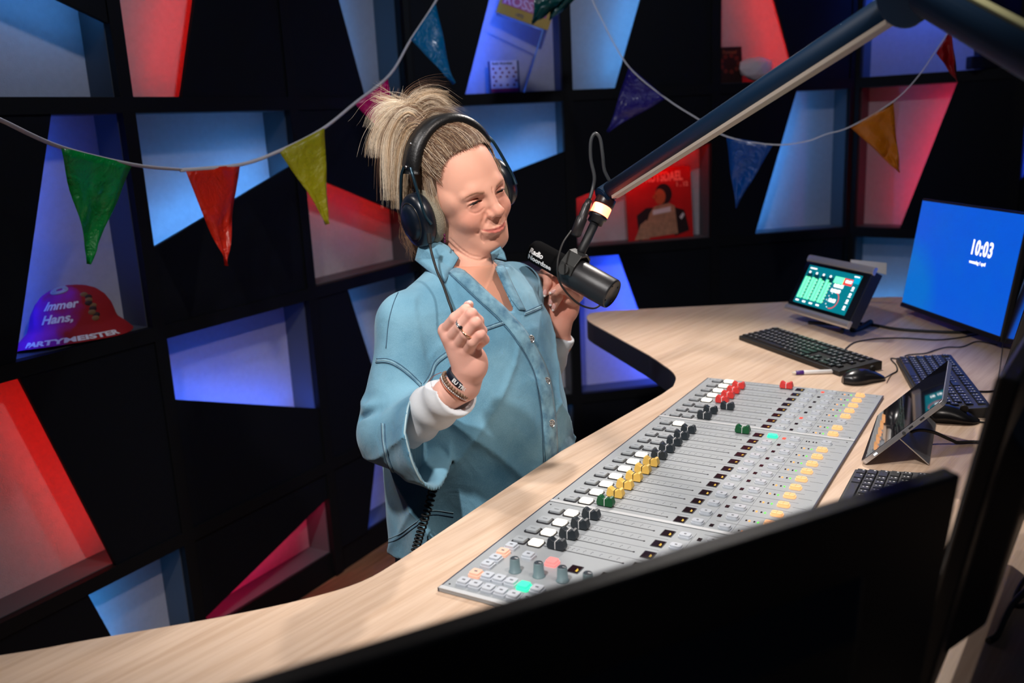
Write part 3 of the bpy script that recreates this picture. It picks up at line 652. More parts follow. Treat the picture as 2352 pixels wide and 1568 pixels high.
m = MB(); m.lathe([(0, .094), (.027, .094), (.0305, .098), (.0320, .104), (.0320, Lm-.004), (.031, Lm-.001), (.0295, Lm)], 48, 0, XR); m.lathe([(.0295, Lm), (.0290, Lm-.003), (0, Lm-.003)], 48, 1, XR); obj('body', m, [MICB, mat('mic_end_plate', (.05, .045, .04), .45, .3)], T)
m = MB()
for a in range(4): m.box((Lm-.0025, .022*math.cos(a*PI/2+.5), .022*math.sin(a*PI/2+.5)), (.002, .003, .003))
obj('screws', m, DARK, T, weld=False)
# lettering wrapped on the windscreen, facing the camera
camdir = (Vector(CAMP)-ma); camdir = (Xm.to_3x3().inverted() @ camdir); phi0 = math.atan2(camdir.z, camdir.y)
def wrap(v): a = phi0+v.y/r; return Vector((v.x, (r+.0004+v.z)*math.cos(a), (r+.0004+v.z)*math.sin(a)))
sgn = 1 if (Vector((0, math.cos(phi0+.1), math.sin(phi0+.1)))-Vector((0, math.cos(phi0), math.sin(phi0)))).dot(Xm.to_3x3().inverted() @ Vector((0, 0, 1))) > 0 else -1
def wrap2(off): return lambda v: wrap(Vector((v.x+off[0], sgn*(v.y+off[1]), v.z)))
m = MB(); text_mb('Radio', .0150, Matrix(), m, 0, .0003, bold=.0005, warp=wrap2((.013, -.0075))); text_mb('Noordzee', .0150, Matrix(), m, 0, .0003, bold=.0005, warp=wrap2((.013, -.0215)), sx=.97)
obj('lettering', m, WHITEP, T, weld=False, label='white lettering reading Radio Noordzee')
# yoke and mount
Xi = Xm.inverted(); yk = pxl(1335, 560, 1.885)
neckT = pxl(1366, 512, 1.885)
m = MB()
yc = Xi @ yk
arc = []
for s in (-1, 1):
    base = Vector((.108, s*.036, 0))
# bracket: wide angular strap from both sides over the top
sd = Vector((0, 1, 0)); upv = (yc-Vector((.108, 0, 0))); upv.x *= .3; upv.normalize(); lat = Vector((1, 0, 0)).cross(upv).normalized()
R0 = .0380; path = [(-.95, -.2), (-1.0, .35), (-.62, 1.05), (0, 1.22), (.62, 1.05), (1.0, .35), (.95, -.2)]
ring_o = [Vector((.110, 0, 0))+lat*(a*R0)+upv*(b*R0) for a, b in path]; ring_i = [Vector((.110, 0, 0))+lat*(a*R0*.9)+upv*(b*R0*.88) for a, b in path]
hw = Vector((.0165, 0, 0)); n = len(path)
vs = [p-hw for p in ring_o]+[p+hw for p in ring_o]+[p-hw for p in ring_i]+[p+hw for p in ring_i]
fs = []
for i in range(n-1): fs += [(i, i+1, n+i+1, n+i), (2*n+i+1, 2*n+i, 3*n+i, 3*n+i+1), (i+1, i, 2*n+i, 2*n+i+1), (n+i, n+i+1, 3*n+i+1, 3*n+i)]
fs += [(0, n, 3*n, 2*n), (n-1, 3*n-1, 4*n-1, 2*n-1)]
m.add(vs, fs)
for s in (-1, 1):
    c = Vector((.110, 0, 0))+lat*(s*R0*1.0); m.tube([c-lat*s*.004, c+lat*s*.008], .011, 16)
obj('yoke', m, mat('yoke_dark_metal', (.035, .037, .036), .42, .2), T, bevel=.0008, weld=False)
topc = Vector((.110, 0, 0))+upv*(1.2*R0)
m = MB(); m.tube([topc-upv*.004, topc+upv*.004, Xi @ neckT], .0095, 16); obj('neck', m, BLACKM, T)
m = MB(); m.tube(spl([Xi @ pxl(1312, 530, 1.87), Xi @ pxl(1292, 560, 1.83), Xi @ pxl(1281, 600, 1.80), Xi @ pxl(1283, 640, 1.80), Xi @ pxl(1300, 670, 1.82), Xi @ pxl(1330, 698, 1.85), Xi @ pxl(1360, 708, 1.88), Xi @ pxl(1376, 702, 1.9), Xi @ pxl(1382, 690, 1.905)], 8), .0022, 8)
obj('signal_lead', m, RUBBER, T)
# arm
EL = at(2105, -22, 1.13); HD = pxl(1398, 441, 1.90)
T = thing('microphone_stand', 'black boom stand holding the microphone with a red glowing ring', 'microphone stand', loc=HD)
AM = mat('blue_lit_black_arm', (.002, .017, .046), .5, spec=.25, bump=.05, bscale=1500)  # navy base colour carries the blue LED light on the black tube
d1 = (EL-HD).normalized()
def obj_w(name, mbx, mt, **k): return obj(name, mbx, mt, T, world=True, **k)
m = MB(); m.tube([HD+d1*.012, EL], .0185, 24); obj_w('lower_tube', m, AM)
side = d1.cross(Vector((0, 0, 1))).normalized(); dn = d1.cross(side).normalized(); dn = dn if dn.z < 0 else -dn
off = dn*.0178+(-side if side.y > 0 else side)*.003
m = MB(); Xs = frame(HD+d1*.03+off, d1, side); m.box(((EL-HD).length/2-.03, 0, 0), ((EL-HD).length-.06, .016, .007), X=Xs); obj_w('cable_cover', m, mat('warm_grey_channel', (.42, .36, .30), .4), bevel=.001, label='pale cable channel under the tube')
vdir = (Vector(CAMP)-HD).normalized()
m = MB(); hs = (vdir-d1*vdir.dot(d1)).normalized()
m.tube([HD-hs*.018, HD+hs*.020], .0200, 32); m.tube([HD+hs*.020, HD+hs*.0215], .0175, 32); obj_w('head_joint', m, AM, bevel=.001, weld=False)
nk_top = HD+Vector((-.004, 0, -.012)); nb = neckT
ndir = (nb-nk_top).normalized()
L0 = (nb-nk_top).length
Xn = frame(nk_top, ndir, (0, 1, 0)) @ XR
m = MB(); m.lathe([(0, 0), (.021, .0), (.021, .016), (.0195, .019), (0, .019)], 28, 0, Xn); obj_w('collar', m, mat('tally_glow_tinted_cap', (.03, .012, .012), .35), bevel=.0004)  # red glow of the tally ring is tinted into the collar's colour
m = MB(); m.lathe([(.0192, .019), (.0198, .022), (.0198, .037), (.0192, .040)], 28, 0, Xn); obj_w('tally_light', m, mat('tally_glow', (1, .8, .6), .4, emit=(1, .11, .045), es=8.5), label='glowing red tally ring')
m = MB(); m.lathe([(0, .040), (.0200, .040), (.0200, .046), (.0165, .048), (.0165, .058), (0, .058)], 28, 0, Xn); obj_w('base_cup', m, BLACK)
m = MB(); a_, b_ = pxl(1354, 458, 1.87), pxl(1322, 538, 1.87); d_ = (b_-a_).normalized(); Lx = (b_-a_).length
Xc = frame(a_, d_, (0, 1, 0)) @ XR; m.lathe([(0, 0), (.006, .0), (.008, .010), (.0092, .014), (.0092, .038), (.0112, .040), (.0112, Lx), (.008, Lx+.004), (0, Lx+.004)], 20, 0, Xc)
obj_w('plug', m, mat('plug_black_metal', (.03, .028, .03), .35, .4))
m = MB(); m.tube(spl([a_, pxl(1362, 430, 1.88), pxl(1365, 405, 1.88), pxl(1357, 365, 1.88), pxl(1357, 325, 1.88), pxl(1366, 307, 1.88), pxl(1378, 318, 1.88), pxl(1384, 355, 1.88), pxl(1388, 390, 1.885), pxl(1400, 416, 1.89)], 8), .0036, 8); obj_w('cable_loop', m, mat('grey_cable', (.035, .04, .045), .45))
BS = Vector((.98, .78, 1.26))
# elbow and upper arm to its post
he = (Vector(CAMP)-EL).normalized(); he = (he-d1*he.dot(d1)).normalized(); m = MB(); m.tube([EL-he*.030, EL+he*.030], .034, 32); obj_w('elbow_joint', m, AM, bevel=.002)
SH = at(2352, 118, .93); d2 = (SH-EL).normalized(); SH2 = EL+d2*.62
m = MB(); m.tube([EL, SH2], .0215, 24); obj_w('upper_tube', m, AM)
s2 = d2.cross(Vector((0, 0, 1))).normalized(); up2 = s2.cross(d2).normalized(); up2 = up2 if up2.z > 0 else -up2
m = MB(); Xs = frame(EL+d2*.03+up2*.020, d2, s2); m.box((.28, 0, 0), (.54, .014, .008), X=Xs); obj_w('cable_cover', m, mat('pale_lime_channel', srgb(170, 172, 130), .4), bevel=.001)
m = MB(); m.tube([SH2, Vector((SH2.x, SH2.y, DZ-.0))], .022, 20); m.tube([Vector((SH2.x, SH2.y, DZ)), Vector((SH2.x, SH2.y, DZ+.02))], .05, 24); obj_w('post', m, AM, weld=False)

# ================================================================== bunting
STR = mat('white_ribbon', (.72, .70, .74), .6)
def flag_mat(name, c, emit=0):
    m = bpy.data.materials.new(name); m.use_nodes = True; nt = m.node_tree; N = nt.nodes; L = nt.links; p = N['Principled BSDF']
    p.inputs['Base Color'].default_value = c; p.inputs['Roughness'].default_value = .28; p.inputs['Specular IOR Level'].default_value = .6; p.inputs['Coat Weight'].default_value = .5; p.inputs['Coat Roughness'].default_value = .15
    tc = N.new('ShaderNodeTexCoord'); n = N.new('ShaderNodeTexNoise'); n.inputs['Scale'].default_value = 16; n.inputs['Detail'].default_value = 4; n.inputs['Distortion'].default_value = 1.2; L.new(tc.outputs['Object'], n.inputs[0])
    b = N.new('ShaderNodeBump'); b.inputs['Strength'].default_value = 1; b.inputs['Distance'].default_value = .012; n5 = N.new('ShaderNodeTexNoise'); n5.inputs['Scale'].default_value = 60; n5.inputs['Detail'].default_value = 3; n5.inputs['Distortion'].default_value = 2; L.new(tc.outputs['Object'], n5.inputs[0]); a5 = N.new('ShaderNodeMath'); a5.operation = 'MULTIPLY_ADD'; a5.inputs[1].default_value = .22; L.new(n5.outputs[0], a5.inputs[0]); L.new(n.outputs[0], a5.inputs[2]); L.new(a5.outputs[0], b.inputs['Height']); L.new(b.outputs[0], p.inputs['Normal'])
    tr = N.new('ShaderNodeBsdfTranslucent'); tr.inputs[0].default_value = c; mx = N.new('ShaderNodeMixShader'); mx.inputs[0].default_value = .35
    tp = N.new('ShaderNodeBsdfTransparent'); tp.inputs[0].default_value = tuple(min(1, k*2.2+.02) for k in c[:3])+(1,); m2 = N.new('ShaderNodeMixShader'); m2.inputs[0].default_value = .10
    L.new(p.outputs[0], mx.inputs[1]); L.new(tr.outputs[0], mx.inputs[2]); L.new(mx.outputs[0], m2.inputs[1]); L.new(tp.outputs[0], m2.inputs[2]); L.new(m2.outputs[0], N['Material Output'].inputs[0])
    return m
def flag(T, name_c, mt, a, b, tip, seed, wob=.006):
    rnd = random.Random(seed); n = 14; a, b, tip = Vector(a), Vector(b), Vector(tip); P = []; nrm = (b-a).cross(tip-a).normalized()
    ph = [rnd.uniform(0, 6) for _ in range(6)]
    for i in range(n+1):
        t = i/n; row = []; l = a.lerp(tip, t); r_ = b.lerp(tip, t); 
        if i == n: l = tip-(b-a)*.012; r_ = tip+(b-a)*.012
        for j in range(9):
            s = j/8; p = l.lerp(r_, s); wv = wob*(t+.15)*(math.sin(7*s+5*t+ph[0])+.7*math.sin(11*t+ph[1]+3*s)+.5*math.sin(17*s-9*t+ph[2]))
            ed = .003*math.sin(9*t+ph[3])*(1 if j == 0 else -1 if j == 8 else 0)*t
            row.append(p+nrm*wv+(b-a).normalized()*ed)
        P.append(row)
    m = MB(); m.grid(P); o = obj('flag', m, mt, T, world=True, label=name_c+' triangular plastic flag'); s_ = o.modifiers.new('thickness', 'SOLIDIFY'); s_.thickness = .0004
    return o
T = thing('bunting', 'string of green, red, yellow, pink and blue flags hanging at left', 'bunting', loc=at(410, 389, 2.4))
g1 = [(-60, 250, 1.85), (0, 275, 1.9), (140, 338, 2.1), (305, 378, 2.28), (410, 389, 2.4), (425, 390, 2.42), (552, 378, 2.6), (641, 347, 2.72), (738, 298, 2.83), (815, 237, 2.95), (895, 172, 3.05), (943, 92, 3.15), (998, 8, 3.25), (1030, -60, 3.3)]
m = MB(); m.tube(spl([at(*p) for p in g1], 6), .0052, 8, flat=.35); obj('ribbon', m, STR, T, world=True)
F = {k: flag_mat(k+'_plastic_film', srgb(*c)) for k, c in dict(green=(0, 172, 75), red=(250, 55, 25), yellow=(205, 195, 30), magenta=(235, 0, 130), cyan=(0, 140, 200), teal=(0, 90, 88), violet=(50, 40, 150), blue=(0, 85, 175), orange=(245, 150, 15), crimson=(190, 15, 28)).items()}
flag(T, 'green', F['green'], at(140, 338, 2.1), at(305, 378, 2.28), at(202, 606, 2.16), 1)
flag(T, 'orange red', F['red'], at(425, 390, 2.42), at(552, 378, 2.6), at(518, 610, 2.5), 2)
flag(T, 'yellow', F['yellow'], at(641, 347, 2.72), at(745, 294, 2.83), at(753, 515, 2.78), 3)
flag(T, 'magenta', F['magenta'], at(815, 237, 2.95), at(890, 176, 3.05), at(915, 345, 3.0), 4)
flag(T, 'cyan blue', F['cyan'], at(943, 92, 3.15), at(1000, 8, 3.25), at(1043, 192, 3.2), 5)
T = thing('bunting', 'string of violet, blue, orange and red flags hanging at right', 'bunting', loc=at(1775, 330, 3.1))
g2 = [(1240, -70, 3.4), (1340, -30, 3.38), (1372, 25, 3.35), (1440, 148, 3.3), (1530, 226, 3.28), (1605, 274, 3.25), (1668, 313, 3.22), (1775, 332, 3.15), (1850, 325, 3.1), (1898, 308, 3.07), (1953, 291, 3.05), (2050, 234, 3.0), (2105, 180, 2.95), (2152, 113, 2.92), (2180, 70, 2.9), (2230, -20, 2.85)]
m = MB(); m.tube(spl([at(*p) for p in g2], 6), .0030, 8, flat=.35); obj('ribbon', m, STR, T, world=True)
flag(T, 'violet', F['violet'], at(1445, 152, 3.3), at(1531, 226, 3.28), at(1395, 303, 3.3), 6)
flag(T, 'blue', F['blue'], at(1668, 314, 3.22), at(1776, 332, 3.15), at(1690, 478, 3.2), 7)
flag(T, 'orange', F['orange'], at(1953, 292, 3.05), at(2052, 234, 3.0), at(2066, 396, 3.02), 8)
flag(T, 'dark red', F['crimson'], at(2150, 122, 2.92), at(2185, 66, 2.9), at(2200, 190, 2.9), 9, .012)
flag(T, 'crumpled teal', F['teal'], at(1232, -40, 3.36), at(1345, -34, 3.36), at(1222, 50, 3.3), 10, .016)
flag(T, 'crumpled teal', F['teal'], at(1262, -60, 3.37), at(1380, -50, 3.36), at(1262, 46, 3.34), 12, .016)

# ================================================================== things in the shelf cells
# bucket hat in the left cell
hc = fac('A', -2.36, 1.091+BAR+.002, .0); hd = dirv(YA)
Xh = Matrix(((hd[0], -hd[1], 0, hc[0]), (hd[1], hd[0], 0, hc[1]), (0, 0, 1, hc[2]+.002), (0, 0, 0, 1))) @ Matrix.Translation((.01, .066, 0)) @ Matrix.Rotation(math.radians(-7), 4, 'Z') @ Matrix.Diagonal((1.16, .9, .93, 1))
T = thing('bucket_hat', 'red and purple printed bucket hat with white lettering on a blue lit shelf', 'hat', M=Xh)
hatm = bpy.data.materials.new('hat_print_fabric'); hatm.use_nodes = True; nt = hatm.node_tree; p = nt.nodes['Principled BSDF']; p.inputs['Roughness'].default_value = .8
tc = nt.nodes.new('ShaderNodeTexCoord'); n_ = nt.nodes.new('ShaderNodeTexNoise'); n_.inputs['Scale'].default_value = 9; n_.inputs['Detail'].default_value = 3; nt.links.new(tc.outputs['Object'], n_.inputs[0])
sp_ = nt.nodes.new('ShaderNodeSeparateXYZ'); nt.links.new(tc.outputs['Object'], sp_.inputs[0])
mt_ = nt.nodes.new('ShaderNodeMath'); mt_.operation = 'MULTIPLY_ADD'; mt_.inputs[1].default_value = 3.2; nt.links.new(sp_.outputs[0], mt_.inputs[0]); nt.links.new(n_.outputs[0], mt_.inputs[2])
rp = nt.nodes.new('ShaderNodeValToRGB'); rp.color_ramp.elements[0].position = .22; rp.color_ramp.elements[0].color = srgb(150, 30, 170); rp.color_ramp.elements[1].position = .42; rp.color_ramp.elements[1].color = srgb(158, 14, 22)
nt.links.new(mt_.outputs[0], rp.inputs[0]); nt.links.new(rp.outputs[0], p.inputs['Base Color'])
def hat_r(t, a):   # t 0 brim edge .. 1 crown top
    fr = 1-.06*math.cos(2*a)
    pr = [(0, .154, .004), (.18, .134, .028), (.33, .114, .048), (.36, .111, .056), (.55, .102, .095), (.70, .088, .124), (.82, .068, .146), (.92, .040, .160), (1, .0, .166)]
    for (t0, r0, z0), (t1, r1, z1) in zip(pr, pr[1:]):
        if t <= t1: s = (t-t0)/(t1-t0); return (r0+(r1-r0)*s)*fr, z0+(z1-z0)*s
    return 0, .166
YS = .42
def hp_(t, a, off=0):
    r_, z_ = hat_r(t, a); w_ = .004*math.sin(3*a+1)*(1-t)+.003*math.sin(5*a+4*t)
    return Vector(((r_+off+w_)*math.cos(a), (r_+off+w_)*math.sin(a)*YS, z_+off*.3+.006*math.sin(2*a)*(1-t)))
m = MB(); m.grid([[hp_(i/30, 2*PI*j/48) for j in range(48)] for i in range(31)], closed=True); obj('fabric', m, hatm, T)
def hatwarp(t0, a0, k=1.0): return lambda v: hp_(t0+v.y*k/.20, a0+v.x/.135, .0025+v.z)
WT = mat('white_hat_print', (.8, .78, .82), .7)
m = MB(); text_mb('PARTYMEISTER', .034, Matrix(), m, 0, .0004, bold=.0014, warp=hatwarp(.035, -2.66, .8)); obj('brim_lettering', m, WT, T, weld=False, label='white lettering on the brim')
m = MB(); text_mb('Immer', .042, Matrix(), m, 0, .0004, bold=.0012, warp=hatwarp(.60, -2.40, .8), shear=.3); text_mb('Hans,', .042, Matrix(), m, 0, .0004, bold=.0012, warp=hatwarp(.41, -2.42, .8), shear=.3)
obj('crown_lettering', m, WT, T, weld=False, label='white lettering')
m = MB()
for k in range(3):
    m.tube([hp_(.90+(.07-.018*k)*math.sin(s*PI/10), -2.15+(.42-.09*k)*math.cos(s*PI/10), .002) for s in range(21)], .0022, 6)
obj('loop_print', m, mat('grey_print', (.4, .4, .38), .6), T, weld=False)
m = MB()
for k in range(9):
    a0 = -1.25+.05*math.sin(k*2.1); m.ell(tuple(hp_(.40+.045*k, a0, .0005)), (.010, .003, .008), k % 2)
obj('patch_print', m, [mat('ochre_print', srgb(130, 95, 60), .7), mat('dark_print', srgb(50, 30, 30), .7)], T, weld=False)

def slab(name, label, cat, k, t, z, dep, w_, h_, th_, mts, lean=.12, build=None, yaw=0, grp=None):
    X = FX[k] @ Matrix.Translation((t*CELL, dep, z)) @ Matrix.Rotation(yaw, 4, 'Z') @ Matrix.Rotation(-lean, 4, 'X')
    T = thing(name, label, cat, M=X)
    m = MB(); m.box((w_/2, th_/2, h_/2), (w_, th_, h_)); obj('body', m, mts, T, bevel=.0008)
    if build: build(T)
    return T
Z1, Z2, Z3 = 1.741+BAR+.003, 1.091+BAR+.003, .441+BAR+.003
FRN = Matrix(((1, 0, 0, 0), (0, 0, -1, 0), (0, 1, 0, 0), (0, 0, 0, 1)))    # xy -> slab face
def cdb(T):
    m = MB(); m.box((.064, -.0006, .068), (.112, .001, .118)); obj('cover', m, mat('white_cover_card', (.75, .72, .75), .6), T)
    m = MB(); m.box((.064, -.0012, .010), (.112, .001, .014)); obj('red_band', m, mat('red_cover_band', srgb(190, 40, 80), .6), T)
    m = MB()
    rr = random.Random(3)
    for j in range(5):
        for i in range(4):
            if rr.random() < .12: continue
            x, z_ = .020+.028*i+(.009 if j % 2 else 0), .030+.0165*j
            if x < .117: m.prism([(x+.0050*math.cos(a*PI/5), z_+.0050*math.sin(a*PI/5)) for a in range(10)], .0010, .0018, X=FRN)
    obj('dot_pattern', m, mat('dark_red_dots', srgb(130, 40, 70), .6), T, weld=False)
    m = MB(); text_mb('Radio Noordzee', .0125, FRN @ Matrix.Translation((.016, .112, .0010)), m, 0, .0003, bold=.0005); obj('title', m, DARK, T, weld=False)
slab('disc_case', 'small white case with red dots leaning in the blue upper shelf', 'disc case', 'B', .520, Z1, .07, .128, .126, .012, mat('navy_case', srgb(40, 60, 110), .4), build=cdb, lean=.06)
# poster hung above, with a clear acrylic stand edge
def posterb(T):
    m = MB(); m.box((.17, -.0006, .125), (.30, .001, .17)); obj('pink_panel', m, mat('poster_pink', srgb(200, 90, 150), .5, vary=.3, vscale=40), T)
    m = MB(); text_mb('ROSSI', .085, FRN @ Matrix.Translation((.028, .058, .0016)), m, 0, .0006, bold=.003); text_mb('TINO', .085, FRN @ Matrix.Translation((.028, .145, .0016)), m, 0, .0006, bold=.003); obj('lettering', m, mat('poster_pale_print', srgb(225, 170, 225), .5), T, weld=False)
pa = at(1139, 27, 3.84); pb = at(1248, 66, 3.84)
X = frame(pa, pb-pa, Vector((0, 1, 0))); e_ = (pb-pa).normalized(); upp = Vector((.22, .1, 1)); upp = (upp-e_*upp.dot(e_)).normalized(); bk = e_.cross(upp)
X = Matrix(((e_[0], -bk[0], upp[0], pa[0]), (e_[1], -bk[1], upp[1], pa[1]), (e_[2], -bk[2], upp[2], pa[2]), (0, 0, 0, 1)))
T = thing('poster', 'tilted yellow and pink printed card hanging at the top edge', 'poster', M=X)
m = MB(); m.box((.11, .004, .12), (.22, .006, .24)); obj('card', m, mat('yellow_card', srgb(190, 150, 30), .5), T)
m = MB(); m.box((.105, -.0002, .135), (.185, .001, .19)); obj('pink_panel', m, mat('poster_pink', srgb(190, 80, 140), .5, vary=.35, vscale=60), T)
m = MB(); text_mb('ROSSI', .052, FRN @ Matrix.Translation((.016, .045, .0012)), m, 0, .0005, bold=.0016); text_mb('TOTO', .052, FRN @ Matrix.Translation((.016, .095, .0012)), m, 0, .0005, bold=.0016); obj('lettering', m, mat('poster_pale_print', srgb(225, 180, 225), .5), T, weld=False)
m = MB(); text_mb('1970', .018, FRN @ Matrix.Translation((.075, .010, .0012)), m, 0, .0005); obj('small_print', m, mat('navy_print', srgb(20, 50, 110), .5), T, weld=False)
ACR = mat('blue_glow_acrylic', (.25, .45, 1), .2, spec=.8)  # clear rod coloured blue to paint in the glow of the lit cell
m = MB(); m.tube([at(1140, 32, 3.80), at(1247, 69, 3.80), at(1203, 212, 3.80)], .0042, 6)
o = obj('acrylic_stand', m, ACR); tag(o, 'bent clear acrylic rod stand painted with a blue glow under the tilted card', 'stand')
# record sleeve
def recb(T):
    m = MB(); m.box((.155, -.0006, .155), (.306, .001, .306)); obj('cover', m, mat('red_record_cover', srgb(200, 22, 20), .5, vary=.35, vscale=14), T)
    m = MB(); text_mb('THE RUYSDAEL', .056, FRN @ Matrix.Translation((.014, .252, .0012)), m, 0, .0003, bold=.0018, sx=.66); text_mb('1 . 12', .026, FRN @ Matrix.Translation((.235, .225, .0012)), m, 0, .0003, bold=.001); obj('title', m, mat('pink_title_print', srgb(255, 150, 130), .5), T, weld=False)
    f2 = lambda pts, mi, dz: mm.prism(pts, .0012+dz, .0018+dz, mi, X=FRN)
    mm = MB(); E = lambda cx, cz, rx, rz, mi, dz, n=18: f2([(cx+rx*math.cos(2*PI*k/n), cz+rz*math.sin(2*PI*k/n)) for k in range(n)], mi, dz)
    E(.175, .195, .040, .046, 0, 0); E(.158, .185, .026, .034, 1, .0008); E(.135, .185, .012, .008, 1, .0008)
    f2([(.045, .11), (.09, .14), (.14, .14), (.13, .02), (.05, .0)], 0, 0.0003); f2([(.21, .14), (.27, .12), (.29, .03), (.22, .01)], 0, .0003)
    f2([(.105, .115), (.13, .145), (.20, .155), (.225, .14), (.235, .02), (.10, .012), (.08, .05)], 2, .0012); f2([(.12, .128), (.205, .140), (.205, .118), (.12, .108)], 3, .0022); f2([(.03, .005), (.06, .07), (.09, .09), (.10, .005)], 2, .0016)
    f2([(.245, .09), (.262, .11), (.27, .10), (.255, .08)], 3, .0012)
    obj('picture', mm, [mat('cover_dark', (.02, .008, .008), .5), mat('cover_skin', srgb(190, 90, 50), .5), mat('cover_tan', srgb(175, 130, 100), .6, vary=.5, vscale=45), mat('cover_pale', srgb(225, 215, 215), .5)], T, weld=False)
slab('record_sleeve', 'red record sleeve with a seated figure in the red lit shelf', 'record', 'B', 1.405, Z2, .045, .310, .310, .006, mat('sleeve_card', (.3, .02, .02), .6), lean=.10, build=recb, yaw=.05)
# small dark book and white stone in upper red cell
def bkb(T):
    m = MB(); text_mb('Formed', .020, FRN @ Matrix.Translation((.030, .122, .0008)), m, 0, .0003, bold=.0005); obj('title', m, mat('brown_title', srgb(150, 80, 50), .6), T, weld=False)
    mm = MB()
    for k in range(9):
        a = 2*PI*k/9; mm.prism([(.062+.040*math.cos(a)+.010*math.cos(b*PI/4), .080+.034*math.sin(a)+.010*math.sin(b*PI/4)) for b in range(8)], .0006, .0012, X=FRN)
    obj('ornament', mm, mat('rust_print', srgb(110, 30, 20), .6), T, weld=False)
slab('book', 'small dark book standing at left in the upper red shelf', 'book', 'B', 2.045, Z1, .060, .118, .150, .015, mat('very_dark_red_cover', srgb(45, 12, 10), .5), lean=.06, build=bkb)
def rock(name, label, c, r, seed):
    rnd = random.Random(seed); bm = bmesh.new(); bmesh.ops.create_icosphere(bm, subdivisions=2, radius=1)
    dirs = [Vector((rnd.gauss(0, 1), rnd.gauss(0, 1), rnd.gauss(0, 1))).normalized() for _ in range(14)]
    m = MB(); vs = []
    for v in bm.verts:
        k = min(1.0, min((.86+.1*rnd.random()*0)/max(.01, v.co.normalized().dot(d)) for d in dirs)); vs.append(Vector((v.co.x*k*r[0], v.co.y*k*r[1], v.co.z*k*r[2]+r[2]*.86)))
    m.add(vs, [tuple(v.index for v in f.verts) for f in bm.faces]); bm.free()
    zmin = min(v.z for v in m.v); m.v = [v-Vector((0, 0, zmin)) for v in m.v]
    o = obj(name, m, mat('white_stone', srgb(225, 210, 215), .85, bump=.6, bscale=60)); o.location = c; MW[o.name] = Matrix.Translation(c); return o
cr = fac('B', 2.045+.27, Z1, .045); o = rock('stone', '', cr, (.088, .045, .055), 5); tag(o, 'rough white stone beside the small dark book', 'stone'); o.rotation_euler = (0, 0, -YB+PI/2)
# hanging purple garment rolls upper right
RB_ = [mat('lilac_fabric', srgb(150, 110, 200), .7), mat('periwinkle_fabric', srgb(95, 100, 200), .7)]
for k in range(4):
    c = fac('C', .72+.075*k, 2.10, .085); m = MB(); P = [c+Vector((0, 0, z_)) for z_ in (.25, .15, .05, -.02, -.04)]
    m.tube(P, [.020, .021, .022, .020, .010], 14); o = obj('figurine_tube', m, RB_[k % 2]); 
    o.name = 'fabric_roll'; MW[o.name] = Matrix(); tag(o, '%s lilac fabric roll hanging in the blue shelf at the top right' % ['leftmost', 'second from left', 'third from left', 'rightmost'][k], 'fabric roll', 'lilac fabric rolls in the top right shelf')
m = MB(); c = fac('C', .83, 1.765, .06); m.box((c.x, c.y, 1.90), (.16, .05, .27)); m.box((c.x-.02, c.y-.02, 1.79), (.20, .05, .05)); 
o = obj('dark_display_box', m, mat('dark_navy_box', srgb(18, 18, 40), .5), bevel=.004, weld=False); o.name = 'storage_box'; MW[o.name] = Matrix(); tag(o, 'dark navy box under the lilac rolls at the top right', 'box')
# dark curved object low in the blue cell behind the desk gap
m = MB(); c = fac('B', .80, .10+.003, .06); m.lathe([(0, 0), (.05, 0), (.075, .05), (.085, .15), (.06, .22), (.03, .25), (0, .25)], 24, 0, Matrix.Translation(c)); o = obj('vase', m, BLACK); tag(o, 'dark rounded vase low in the small bright blue cell', 'vase')
